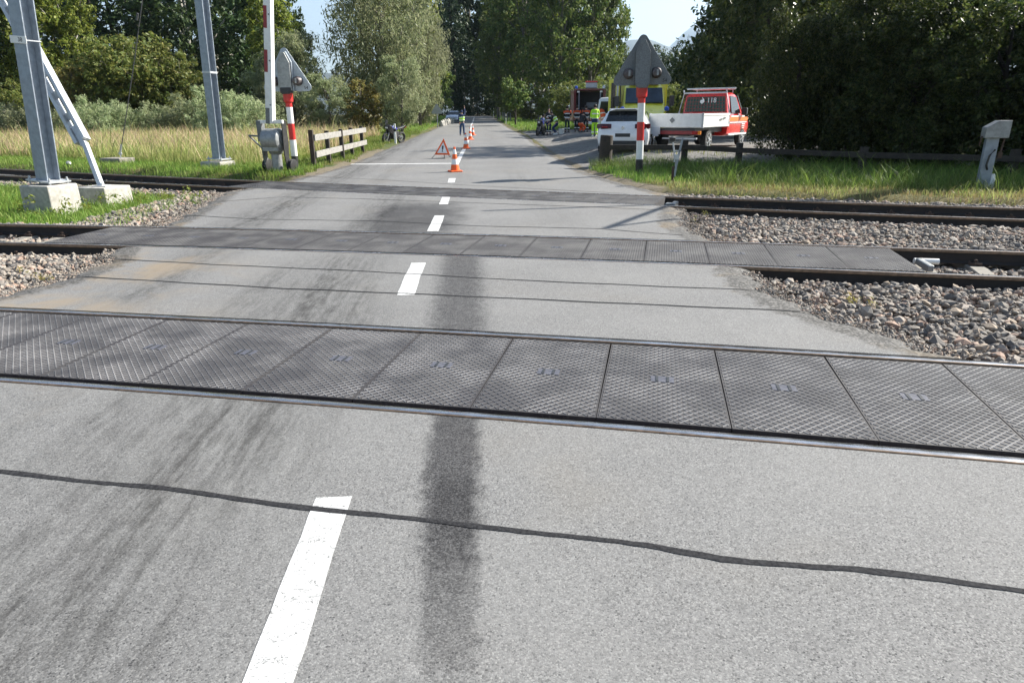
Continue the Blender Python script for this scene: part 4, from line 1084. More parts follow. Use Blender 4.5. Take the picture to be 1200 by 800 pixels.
for t in np.linspace(.02, .95, 9):
    c = p1.lerp(p2, t) - p0; m.bar(c - sd_ * .1, c + sd_ * .1, .16, .012, up=(0, 1, 0))
m.build('channel_pair', MT['galv_light'], st, smooth=0)
m = MB(); m.bar(L(p1) - sd_ * .03 - ax * .05, L(p0), .09, .12, up=(0, 1, 0)); m.bar(L(p1) + ax * .4, L(p1) - ax * .1, .12, .1, up=(0, 1, 0))
m.build('lower_bar', MT['galv_light'], st, smooth=0)
m = MB(); m.tube([(0.03, -.02, .12), (.05, -.05, -.06)], .014); m.tube([(-.03, .02, .12), (-.02, .03, -.06)], .014); m.box((.01, 0, z2 - p0.z + .012), (.3, .24, .024))
m.build('foot_clevis', MT['galv_light'], st, smooth=0)
A2 = rad(-20)
_, z3 = block('concrete_footing', 256, 195, 23.4, .85, .75, .34, A2, 'concrete footing under the second steel mast, behind the far track')
m2 = mast(257, 187, 23.4, z3, 11.5, A2, 'second grey steel mast, standing behind the far track left of the boom barrier', rad(2.4))
b = MB(); zc = at(243, 85, 23.4).z - z3
for y in (-.16, .16): b.box((0, y, zc), (.325, .008, .06))
for x in (-.16, .16): b.box((x, 0, zc), (.008, .31, .06))
b.build('clamp_band', MT['galv_light'], m2, smooth=0)
_, z4 = block('concrete_footing', 138, 190, 25.4, 1.0, .7, .3, A2, 'weathered concrete footing of the guy wire in the green grass', material=MT['concrete_dark'])
pg = at(141, 180, 25.4); pt = Vector((m2.location.x, m2.location.y, z3 + 10.4))
gw = empty('guy_wire', pg, 0, 'thin twisted guy wire slanting up from the weathered footing', 'guy wire')
m = MB(); n = 60; dv = pt - pg
pts = [dv * (i / n) + Vector((0, 0, -.5 * math.sin(math.pi * i / n) * .6)) for i in range(n + 1)]
m.tube(pts, .017, 6); m.build('cable', MT['cable'], gw)
m = MB(); m.tube([Vector((0, 0, 0)), dv * .03], .034, 8); m.disc((0, 0, 0), (0, 1, 0), .06, .03); m.tube([(0, 0, 0), (-.02, 0, z4 - pg.z - .02)], .02)
m.build('turnbuckle', MT['galv_light'], gw)
m = MB(); q = dv * .42; m.tube([q, q + dv * .02], .032, 6); m.build('clamp', MT['cable'], gw)
# vent pipe
p = gnd(82, 200, -.15); vp = empty('vent_pipe', p, 0, 'small grey capped vent pipe between the mast and its strut, by the far track', 'vent pipe')
m = MB(); m.tube([(0, 0, -.2), (0, 0, .22)], .05, 12); m.build('pipe', MT['galv'], vp)
m = MB(); m.lathe((0, 0, .2), (.15, 0, 1), [(0, .09), (.05, .11), (.1, .08), (.13, .03)], 14); m.build('cap', MT['alu'], vp)
# mast with cantilever standing just right of the view; its shadow lies across the road
rm = empty('catenary_mast', (14.6, 17.4, -.2), rad(-15), 'steel mast beyond the right edge whose cantilever tubes throw thin shadows on the road', 'catenary mast')
m = MB(); hbeam(m, 9); m.build('beam', MT['galv'], rm, smooth=0)
m = MB(); R_ = Matrix.Rotation(rad(15), 3, 'Z')
def W2(p): return R_ @ (Vector(p) - Vector((14.6, 17.4, -.2)))
m.tube([W2((14.6, 17.4, 7.0)), W2((7.2, 15.7, 6.1))], .05, 8); m.tube([W2((11.5, 17.2, 6.4)), W2((9.0, 13.6, 6.0))], .055, 8); m.tube([W2((14.6, 17.4, 5.6)), W2((9.2, 13.8, 6.05))], .04, 8)
m.build('cantilever', MT['galv'], rm)

# ------------------------------------------------------------------ boom barrier
bp = gnd(326, 205, -.05); bb = empty('boom_barrier', bp, rad(-16), 'boom barrier machine at the left with its red and white boom raised straight up', 'barrier')
m = MB(); m.box((0, 0, -.02), (.95, .7, .16)); m.build('base_slab', MT['concrete_dark'], bb, smooth=0, bevel=.02)
m = MB(); m.lathe((.02, 0, .05), (0, 0, 1), [(0, .2), (.03, .2), (.05, .15), (.55, .15), (.6, .2), (.72, .24)], 20); m.build('pedestal', MT['alu'], bb, smooth=40)
m = MB(); m.lathe((-.3, 0, 1.02), (1, 0, 0), [(0, .28), (.03, .32), (.5, .33), (.56, .31), (.6, .24)], 28); m.box((.0, -.0, .83), (.5, .5, .25)); m.build('drive_housing', MT['alu'], bb, smooth=40)
m = MB(); m.tube([(.305, 0, 1.02), (.34, 0, 1.02)], .17, 20); m.build('housing_cover', MT['alu_dark'], bb)
for s in (-1, 1):
    x = -.37 if s < 0 else .37; m = MB()
    m.prism([(-.1, 1.55), (.1, 1.55), (.13, .9), (.08, .55), (.12, .3), (-.06, .22), (-.13, .6), (-.13, .9)], (x, 0, 0), (0, 1, 0), (0, 0, 1), .03)
    arm = m.build('side_arm', MT['black'] if s > 0 else MT['alu_dark'], bb, smooth=0)
    m = MB()
    for q in range(4): m.lathe((x + (.06 if s > 0 else -.05) - .06 + q * .04, .12, .26), (1, 0, 0), [(0, .18), (.006, .2), (.026, .2), (.032, .18)], 22)
    m.build('counterweight', MT['black'], bb, smooth=40)
m = MB(); m.box((0, -.06, 1.53), (.82, .1, .1)); m.build('crossbar', MT['white'], bb, smooth=0, bevel=.01)
m = MB(); m.box((-.4, -.06, 1.27), (.16, .1, .6)); m.build('control_box', MT['alu_dark'], bb, smooth=0, bevel=.01)
m = MB(); m.bar((-.45, 0, 1.12), (-.86, 0, 1.14), .04, .05); m.bar((-.84, 0, 1.12), (-.45, 0, .78), .035); m.build('side_bracket', MT['alu_dark'], bb, smooth=0)
bt = at(319, -160, bp.y) - bp; bt = Matrix.Rotation(rad(16), 3, 'Z') @ bt
b0 = Vector((.0, -.07, 1.5)); bdir = (Vector((bt.x + .0, -.07, bt.z)) - b0)
Lb = bdir.length; bu = bdir.normalized()
m = MB(); m.bar(b0, b0 + bdir * 1.05, .23, .17, up=(0, -1, 0))
boom = m.build('boom', MT['white'], bb, smooth=0, bevel=.008)
def zpix(px, py): return ((at(px, py, bp.y).z - bp.z) - b0.z) / bu.z
for a_, b_ in ((85, 59), (34, 8), (-17, -43), (-70, -96)):
    m = MB(); z0, z1_ = zpix(312, a_), zpix(312, b_)
    sx = Vector((1, 0, 0)); 
    for face in (0, 1):
        if face == 0:
            m.bar(b0 + bu * z0 + Vector((-.058, -.0875, 0)), b0 + bu * z1_ + Vector((-.058, -.0875, 0)), .112, .005, up=(0, -1, 0))
        else:
            m.bar(b0 + bu * z0 + Vector((-.1165, 0, 0)), b0 + bu * z1_ + Vector((-.1165, 0, 0)), .165, .005, up=(-1, 0, 0))
    m.build('red_band', MT['dkred'], boom, smooth=0)
m = MB(); m.bar(b0 + Vector((-.04, -.086, -.02)), b0 + bu * .42 + Vector((-.04, -.086, 0)), .13, .012, up=(0, -1, 0)); m.build('boom_bracket', MT['alu_dark'], bb, smooth=0)
m = MB()
for t in (.5, 1.7, 2.9, 4.1): m.disc(b0 + bu * t + Vector((.06, -.09, 0)), (0, 1, 0), .022, .014, 8)
m.build('bolt', MT['alu_dark'], boom, smooth=0)

# ------------------------------------------------------------------ crossing signs seen from behind
def crossing_sign(base, rot, label, k=1., topm=None, housing=None, tilt=0.):
    o = empty('crossing_sign', base, rot, label, 'crossing sign')
    o.rotation_euler = (0, tilt, rot)
    zs = [-.35, .42, .92, 1.41, 1.9, 2.3]
    for i, (a, b) in enumerate(zip(zs, zs[1:])):
        m = MB(); r = .1
        if i < 4: m.tube([(0, 0, a), (0, 0, b)], r, 20)
        else: m.lathe((0, 0, 0), (0, 0, 1), [(a, r), (a + .12, r), (a + .16, .145), (b + .12, .155)], 20)
        m.build('post_section', [MT['black'], MT['white'], MT['red'], MT['white'], MT['red']][i], o, smooth=40)
    W, H = .87, 1.36; z0 = 2.36
    def rtri(w, h, r=.12, n=7):
        P = [Vector((-w, 0)), Vector((w, 0)), Vector((0, h))]; out = []
        for i in range(3):
            p, a, b = P[i], P[i - 1], P[(i + 1) % 3]
            da, db = (a - p).normalized(), (b - p).normalized(); an = da.angle(db); d = r / math.tan(an / 2)
            A_, B_ = p + da * d, p + db * d; c = p + (da + db).normalized() * (r / math.sin(an / 2))
            a0 = math.atan2((A_ - c).y, (A_ - c).x); a1 = math.atan2((B_ - c).y, (B_ - c).x)
            dd = (a1 - a0 + math.pi) % (2 * math.pi) - math.pi
            for q in range(n): out.append((c.x + r * math.cos(a0 + dd * q / (n - 1)), c.y + r * math.sin(a0 + dd * q / (n - 1))))
        return out
    m = MB(); tri = rtri(W, H)
    m.prism(tri, (0, .06, z0), (1, 0, 0), (0, 0, 1), .02); m.build('backplate', topm, o, smooth=0, bevel=.004)
    m = MB(); m.prism([(x * .93, .03 + z * .93) for x, z in tri], (0, .085, z0), (1, 0, 0), (0, 0, 1), .006); m.build('front_face', MT['white'], o, smooth=0)
    hp = [(-.2, .0), (.2, .0), (.2, .8), (.06, 1.1), (-.06, 1.1), (-.2, .8)]
    m = MB(); m.prism(hp, (0, .036, z0 + .02), (1, 0, 0), (0, 0, 1), .16); m.build('housing', housing, o, smooth=0, bevel=.006)
    m = MB()
    hq = [(x * 1.14, z * 1.02 + .015) for x, z in hp]
    for a, b in zip(hq[1:], hq[2:] + hq[:1]):
        if a[1] < .05 and b[1] < .05: continue
        m.bar((a[0], .035, z0 + a[1]), (b[0], .035, z0 + b[1]), .03, .2, up=(0, 1, 0))
    m.build('rain_hood', topm, o, smooth=0)
    for s in (-1, 1):
        m = MB(); c = (s * .37, .03, z0 + .3)
        m.lathe(c, (0, -1, 0), [(-.03, .14), (.05, .14), (.08, .115), (.22, .11), (.24, .085)], 22); lp = m.build('lamp_housing', MT['lampbox'], o, smooth=40)
        m = MB(); m.box((s * .37 + .02, -.215, z0 + .3), (.05, .03, .14)); m.build('lamp_bracket', MT['alu'], lp, smooth=0)
    m = MB(); m.box((0, -.06, z0 + .03), (.34, .2, .16)); m.box((0, -.1, z0 - .03), (.24, .2, .1)); m.build('clamp', MT['plastic'] if housing == MT['alu'] else MT['alu_dark'], o, smooth=0, bevel=.015)
    text_mesh('54', .13, 'number', MT['black'], o, (.6, .036, z0 + .1), (rad(90), 0, 0), .0015)
    return o
pR = gnd(748, 205, -.05); pR.y = 19.4; pR.x = at(749, 200, 19.4).x; pR.z = 0
crossing_sign(pR, rad(-8), 'triangular crossing sign seen from behind, on the right-hand red and white post', topm=MT['alu_dark'], housing=MT['alu_dark'], tilt=rad(-1))
pL = at(342, 200, 22.3); pL.z = 0; pL.x = -6.93
crossing_sign(pL, rad(-6), 'triangular crossing sign seen from behind, on the red and white post beside the boom', topm=MT['signback'], housing=MT['alu'])

# ------------------------------------------------------------------ left rail fence
fo = empty('rail_fence', at(395, 185, 26.5) * 1, 0, 'weathered wooden fence of two rails and five dark posts beside the left lane', 'fence')
fo.location.z = 0
base = fo.location
fp = [(365.5, 22.9), (384, 24.8), (400.5, 26.8), (412, 28.8), (424.5, 31.2)]; tops = []
for i, (px, Y) in enumerate(fp):
    x = at(px, 170, Y).x; z = gz1(x, Y); m = MB(); h = 1.2 if i == 0 else 1.12
    m.box((x - base.x, Y - base.y, z + h / 2 - .15), (.14, .14, h + .3)); m.build('fence_post', MT['wood_dark'], fo, smooth=0, bevel=.012)
    tops.append(Vector((x, Y, z)) - base)
d = (tops[-1] - tops[0]).normalized(); nrm = Vector((d.y, -d.x, 0)) * .1
for zz in (.95, .42):
    m = MB(); m.bar(tops[0] + nrm + d * .02 + Vector((0, 0, zz)), tops[-1] + nrm + d * .5 + Vector((0, 0, zz)), .05, .2); m.build('fence_rail', MT['wood'], fo, smooth=0, bevel=.006)

# ------------------------------------------------------------------ right: stump post, low fence, bracket post, junction box
sx_, sy_ = at(709, 190, 22.4).x, 22.4; sz_ = gz1(sx_, sy_)
m = MB(); m.tube([(0, 0, -.2), (0.01, 0, .4), (.03, 0, .93)], [.22, .21, .2], 14); o = m.build('wooden_post', MT['wood_dark'], smooth=40, bevel=.02); o.location = (sx_, sy_, sz_)
tag(o, 'stout dark wooden post at the corner of the gravel lot, before the white hatchback', 'post')
lf = empty('low_fence', (sx_, sy_, sz_), 0, 'low dark wooden fence running right from the stout post in front of the thicket', 'fence')
prev = None
for i, (px, Y, h) in enumerate([(709, 22.4, .66), (802, 21.9, .62), (866, 21.2, .62), (1012, 18.9, .62), (1190, 17.2, .6), (1380, 15.5, .6)]):
    x = at(px, 180, Y).x; z = gz1(x, Y)
    q = Vector((x - sx_, Y - sy_, z - sz_))
    if i:
        m = MB(); m.box(q + Vector((0, 0, .28)), (.17, .17, .9)); m.build('fence_post', MT['wood_dark'], lf, smooth=0, bevel=.015)
        a = prev; b = q + Vector((0, -.12, h - .1)); m = MB(); m.bar(a, b, .06, .15); m.build('fence_rail', MT['wood_dark'], lf, smooth=0, bevel=.01)
    prev = q + Vector((0, -.12, h - .1))
p = at(788, 215, 16.9); p.z = gz1(p.x, p.y) ; zb = p.z
bk = empty('bracket_post', p, 0, 'thin forked grey iron bracket standing in the stones right of the sign post', 'bracket')
L2 = lambda px, py: at(px, py, 16.9) - p
m = MB(); m.tube([(0, 0, -.2), L2(789, 195)], .035, 8); m.build('pin', MT['rust'], bk)
m = MB(); m.bar(L2(790, 205), L2(800, 162), .045, .03, up=(0, 1, 0)); m.bar(L2(790, 207), L2(794, 183), .05, .05, up=(0, 1, 0)); m.build('flat_bar', MT['galv'], bk, smooth=0)
m = MB(); m.tube([L2(790.5, 190), L2(790, 178), L2(788.5, 165)], .02, 8); m.bar(L2(790, 177), L2(797, 177), .03); m.box(L2(793, 184), (.1, .06, .12)); m.build('rod', MT['galv_light'], bk)
m = MB(); m.lathe(L2(788, 164), (0, 0, 1), [(-.05, .03), (-.03, .07), (.05, .08), (.08, .03)], 12); m.build('head', MT['plastic'], bk)
p = at(1151, 221, 15.1); p.z = gz1(p.x, p.y) + .02
jb = empty('junction_post', p, rad(-14), 'grey steel post carrying a slant topped junction box at the far right', 'junction box')
m = MB(); m.box((0, 0, .45), (.24, .05, 1.3)); m.box((-.1, .06, .45), (.03, .1, 1.3)); m.box((.1, .06, .45), (.03, .1, 1.3)); m.build('post', MT['galv'], jb, smooth=0, bevel=.006)
m = MB(); m.prism([(-.2, 0), (.26, 0), (.26, .36), (0.02, .36), (-.2, .22)], (0, -.12, 1.06), (1, 0, 0), (0, 0, 1), -.26); m.build('box', MT['alu'], jb, smooth=0, bevel=.012)
m = MB(); m.tube([(.0, -.05, .4), (-.05, -.09, .5), (-.03, -.1, .7), (.06, -.08, .82)], .022, 8); m.build('cable', MT['plastic'], jb)
m = MB(); m.tube([(.22, 0, 1.06), (.2, 0, .75)], .02); m.box((.2, 0, .7), (.08, .05, .12)); m.tube([(-.22, -.02, 1.1), (-.24, -.02, .9)], .015); m.build('conduit', MT['rust'], jb)
q = at(1160, 212, 15.1)
m = MB(); m.lathe((0, 0, -.1), (.12, 0, 1), [(0, .06), (.1, .08), (.28, .07), (.33, .05), (.38, .03)], 14); o = m.build('white_insulator', MT['white_plastic'], smooth=40); o.location = (q.x, q.y, gz1(q.x, q.y) + .05)
tag(o, 'small white plastic cup leaning against the junction post', 'insulator')
# white pipe and grey bits between middle rails
q = gnd(1085, 308, -.12); m = MB(); m.tube([(-.14, 0, 0), (.14, 0, 0)], .036, 14); o = m.build('white_pipe', MT['white_plastic'], smooth=40); o.location = (q.x, q.y, -.1); o.rotation_euler = (0, 0, tang(2, q.x) + .05); tag(o, 'short white pipe lying between the middle rails past the last panel', 'pipe')
q = tpt(2, 4.72, .62, -.06); m = MB(); m.box((0, 0, 0), (.07, .45, .08)); o = m.build('end_stop', MT['alu'], smooth=0, bevel=.015); o.location = q + Vector((.1, .25, -.03)); o.rotation_euler = (0, 0, tang(2, 4.6)); tag(o, 'pale metal end stop at the right end of the middle panels', 'end stop')
q = tpt(3, 3.0, .5, -.05); m = MB(); m.box((0, 0, 0), (.1, .5, .1)); m.box((-.06, -.15, .02), (.16, .2, .07)); o = m.build('end_stop', MT['alu_dark'], smooth=0, bevel=.015); o.location = q; o.rotation_euler = (0, 0, tang(3, 3)); tag(o, 'pale metal end stop at the right end of the far panels', 'end stop')

# ------------------------------------------------------------------ cones, folding warning sign
def cone(px, py, Y, label, first=[]):
    x = at(px, py, Y).x; z = float(rz(Y))
    if not first:
        o = empty('traffic_cone'); m = MB(); m.box((0, 0, .022), (.38, .38, .044), taper=.94); m.build('foot', MT['orange'], o, smooth=0, bevel=.015)
        r = lambda h: lerp(.135, .03, h / .66)
        for a, b, mm in ((0, .17, 'orange'), (.17, .33, 'reflect'), (.33, .47, 'orange'), (.47, .61, 'reflect'), (.61, .68, 'orange')):
            m = MB(); m.lathe((0, 0, .044), (0, 0, 1), [(a, r(a)), (b, r(b))], 24)
            m.build('cone_band', MT[mm], o, smooth=40)
        first.append(o)
    else: o = dup(first[0])
    o.location = (x, Y, z + .003); o.rotation_euler = (0, 0, random.uniform(0, 1.5))
    tag(o, label, 'traffic cone', 'orange and white cones along the centre line')
cone(533.5, 205, 20.9, 'nearest orange and white traffic cone, largest of the row on the centre line')
cone(546, 172, 33.5, 'second orange and white cone from the camera, right behind the folding warning triangle')
cone(551, 161, 43.5, 'third orange and white cone from the camera, left of the pair farther along')
cone(554, 154, 51, 'farthest orange and white cone, right beside the officer on the road')
Yt = 27.; xt = at(520.5, 178, Yt).x
ts = empty('folding_warning_sign', (xt, Yt, 0), rad(-20), 'folding white triangle with orange border and exclamation mark in the left lane', 'warning sign')
A, B_, Cc, D = Vector((0, 0, .76)), Vector((-.33, -.19, .16)), Vector((.33, -.19, .16)), Vector((0, .38, .16))
def facet(a, b, c, nm):
    n = (b - a).cross(c - a).normalized(); ce = (a + b + c) / 3
    if n.dot(ce - Vector((0, 0, .36))) < 0: n = -n
    m = MB()
    def tri(k, off, th):
        v = [ce + (p - ce) * k + n * off for p in (a, b, c)]; w = [p + n * th for p in v]
        m.add(v + w, [(0, 1, 2), (3, 5, 4), (0, 3, 4, 1), (1, 4, 5, 2), (2, 5, 3, 0)])
    tri(1, 0, .004); f = m.build(nm, MT['orange'], ts, smooth=0)
    m = MB(); tri(.66, .006, .002); m.build('white_field', MT['reflect'], f, smooth=0)
    return f, ce, n
f1, ce, n = facet(A, B_, Cc, 'front_panel'); facet(A, Cc, D, 'side_panel'); facet(A, D, B_, 'side_panel')
m = MB(); uz = (A - (B_ + Cc) / 2).normalized(); uxx = Vector((1, 0, 0))
m.prism([(-.026, -.02), (.026, -.02), (.036, .14), (-.036, .14)], ce + n * .011, uxx, uz, -.002); m.prism([(.03 * math.cos(t), -.07 + .03 * math.sin(t)) for t in np.linspace(0, 6.28, 13)[:-1]], ce + n * .011, uxx, uz, -.002)
m.build('exclamation_mark', MT['black'], f1, smooth=0)
m = MB()
for p in (B_, Cc, D): m.tube([p * .9 + Vector((0, 0, .04)), Vector((p.x * 1.35, p.y * 1.35, .005))], .01, 6)
m.tube([(0, 0, .7), (0, 0, .02)], .014, 8); m.disc((0, 0, .015), (0, 0, 1), .09, .02); m.build('stand', MT['plastic'], ts)

# ------------------------------------------------------------------ roadside marker post, far sign, stones, posts
def marker(px, Y, label, h=1.0):
    x = at(px, 150, Y).x; o = empty('marker_post', (x, Y, gz1(x, Y)), 0, label, 'marker post')
    m = MB(); m.box((0, 0, h / 2 - .1), (.12, .1, h + .2), taper=.85); m.build('post', MT['white_plastic'], o, smooth=0, bevel=.02)
    m = MB(); m.box((0, -.002, h * .68), (.125, .105, .16)); m.build('reflector_band', MT['black'], o, smooth=0)
    return o
marker(462.5, 39.5, 'white roadside marker post with black band in front of the parked motorcycle', 1.05)
marker(578.5, 118, 'white marker post on the crest at the right edge of the road', 1.1)
marker(593, 84, 'pale marker post on the grass right of the road, left of the young tree', 1.1)
for px, Y in ((586, 104), (589, 102), (591, 98), (595, 96), (598, 94)):
    x = at(px, 140, Y).x; m = MB(); m.box((0, 0, .5), (.16, .16, 1.2)); o = m.build('wooden_post', MT['wood'], smooth=0, bevel=.02); o.location = (x, Y, gz1(x, Y)); tag(o, 'grey wooden stake in the distant row on the grass right of the road', 'post', 'distant stakes right of the road')
Yf = 72; x = at(512, 130, Yf).x; o = empty('road_sign', (x, Yf, gz1(x, Yf)), 0, 'grey back of a triangular road sign on a thin pole at the left verge', 'road sign')
m = MB(); m.tube([(0, 0, -.3), (0, 0, 2.1)], .04, 8); m.build('pole', MT['galv'], o)
m = MB(); m.prism([(-.5, 1.35), (.5, 1.35), (.56, 1.5), (.06, 2.3), (-.06, 2.3), (-.56, 1.5)], (0, -.05, 0), (1, 0, 0), (0, 0, 1), .03); m.build('sign_plate', MT['signback'], o, smooth=0)
for i in range(7):
    px = 517 + i * 2.1; Y = 74 + i * 2.3; x = at(px, 140, Y).x
    m = MB(); m.ico((0, 0, .3), .32, (1, .8, 1.3 + .2 * (i % 3)), 1)
    o = m.build('verge_stone', MT['concrete'], smooth=0, bevel=.03); o.location = (x, Y, gz1(x, Y)); o.rotation_euler = (0, 0, i)
    tag(o, 'pale upright boundary stone in the row on the left verge by the silver car', 'stone', 'boundary stones on the left verge')

# ------------------------------------------------------------------ vehicles: local x forward, y left, z up
def vehicle(name, px, py, Y, head, label, cat, z=None):
    p = at(px, py, Y); zz = gz1(p.x, p.y) if z is None else z
    return empty(name, (p.x, p.y, zz + .01), head, label, cat)
def section(st):
    x, zb, zbelt, ztop, w, wr = st
    r = [(-.8 * w, zb), (-.96 * w, zb + .06), (-w, lerp(zb, zbelt, .45)), (-.985 * w, lerp(zb, zbelt, .8)), (-.95 * w, zbelt), (-lerp(.95 * w, wr, .5), lerp(zbelt, ztop, .52)), (-wr, lerp(zbelt, ztop, .9)), (-wr * .86, ztop - .008), (-wr * .4, ztop + .012)]
    r = r + [(-a, b) for a, b in r[::-1]]
    return [(x, y, zv) for y, zv in r]
def body(st, material, parent, name='body'):
    m = MB(); m.loft([section(s) for s in st]); o = m.build(name, material, parent, smooth=38)
    return o
def wheel(parent, x, y, r=.32, w=.21):
    m = MB(); m.lathe((x, y - w / 2, r), (0, 1, 0), [(0, r * .72), (.015, r * .95), (.05, r), (w - .05, r), (w - .015, r * .95), (w, r * .72)], 26); t = m.build('wheel', MT['rubber'], parent, smooth=40)
    s = 1 if y > 0 else -1; m = MB(); yo = y + s * (w / 2 + .001)
    m.lathe((x, yo - s * .02, r), (0, s, 0), [(0, r * .7), (.02, r * .68), (.018, r * .55), (.0, r * .5)], 22)
    for k in range(5):
        a = k * 2 * math.pi / 5; m.bar((x, yo, r), (x + math.cos(a) * r * .64, yo, r + math.sin(a) * r * .64), .05, .03, up=(0, 1, 0))
    m.disc((x, yo, r), (0, 1, 0), r * .17, .05, 12); m.build('rim', MT['chrome'], t, smooth=40)
def patch(name, pts, material, parent, th=.012):
    """thin panel through 3D corner points, proud along its normal (away from the body)"""
    P = [Vector(p) for p in pts]; n = (P[1] - P[0]).cross(P[2] - P[0]).normalized(); c = sum(P, Vector()) / len(P)
    if n.dot(c - Vector((c.x * .55 + 1.0, 0, .8))) < 0: n = -n
    m = MB(); k = len(P); v = [p - n * .03 for p in P] + [p + n * th for p in P]
    m.add(v, [tuple(range(k)), tuple(range(k, 2 * k))] + [(i, (i + 1) % k, k + (i + 1) % k, k + i) for i in range(k)])
    return m.build(name, material, parent, smooth=0, bevel=.006)
def hatchback(name, px, py, Y, head, paint, label, cat='car'):
    o = vehicle(name, px, py, Y, head, label, cat)
    st = [(.0, .42, .6, .68, .76, .7), (.07, .27, .78, .9, .87, .76), (.2, .2, .92, 1.04, .895, .73), (.4, .2, .95, 1.24, .9, .66), (.6, .2, .96, 1.42, .9, .6), (.78, .2, .96, 1.47, .9, .585), (1.8, .2, .96, 1.49, .9, .6), (2.4, .2, .95, 1.43, .9, .59), (3.15, .2, .92, 1.0, .9, .72), (3.85, .22, .78, .86, .87, .72), (4.15, .3, .6, .68, .76, .66), (4.22, .4, .52, .56, .64, .55)]
    b = body(st, paint, o)
    patch('rear_window', [(.235, -.62, 1.06), (.235, .62, 1.06), (.55, .54, 1.39), (.55, -.54, 1.39)], MT['glass'], o, .035)
    m = MB(); m.box((.55, 0, 1.475), (.36, 1.06, .035)); m.build('roof_spoiler', paint, o, smooth=0, bevel=.014)
    for s in (-1, 1):
        patch('side_window', [(.85, s * .8, .99), (2.75, s * .82, .98), (2.3, s * .63, 1.36), (1.0, s * .62, 1.4)], MT['glass'], o, .02)
        m = MB(); m.loft([[(.02, s * .4, .84), (.06, s * .4, .98), (.185, s * .42, 1.0), (.2, s * .42, .85)], [(.03, s * .74, .82), (.08, s * .74, 1.0), (.2, s * .76, 1.0), (.2, s * .76, .82)], [(.17, s * .92, .84), (.2, s * .92, .99), (.4, s * .92, .97), (.36, s * .92, .85)]])
        t = m.build('tail_light', MT['lampdark'], o, smooth=0, bevel=.01)
        m = MB(); m.box((.03, s * .62, .89), (.05, .2, .03)); m.build('lamp_strip', MT['lampred'], t, smooth=0)
        m = MB(); m.box((.03, s * .66, .42), (.03, .22, .05)); m.build('rear_reflector', MT['lampred'], o, smooth=0, bevel=.006)
        m = MB(); m.box((2.6, s * .98, 1.0), (.14, .18, .12)); m.build('wing_mirror', paint, o, smooth=0, bevel=.03)
        for x in (.78, 3.4): wheel(o, x, s * .8)
    m = MB(); m.box((.035, 0, .34), (.1, 1.5, .2)); m.build('bumper_insert', MT['plastic'], o, smooth=0, bevel=.02)
    m = MB(); m.box((.018, 0, .62), (.04, .52, .12)); m.build('number_plate', MT['plastic'], o, smooth=0, bevel=.004)
    m = MB(); m.tube([(.02, 0, .86), (.1, 0, .86)], .055, 18); m.build('emblem', MT['chrome'], o)
    m = MB(); m.bar((.2, 0, 1.1), (.26, .3, 1.12), .02); m.build('wiper', MT['plastic'], o, smooth=0)
    patch('windscreen', [(2.52, -.66, 1.36), (2.52, .66, 1.36), (3.1, .78, 1.02), (3.1, -.78, 1.02)], MT['glass'], o, .03)
    return o
H0 = lambda deg: rad(90 - deg)          # heading: degrees clockwise from +Y
hatchback('hatchback', 729, 172, 24.2, H0(14), MT['carwhite'], 'white hatchback parked with its rear to us between the wooden post and the sign')
s = hatchback('parked_car', 534.5, 142, 92, H0(-178), MT['carsilver'], 'silver car standing at the left edge of the road behind the officer')

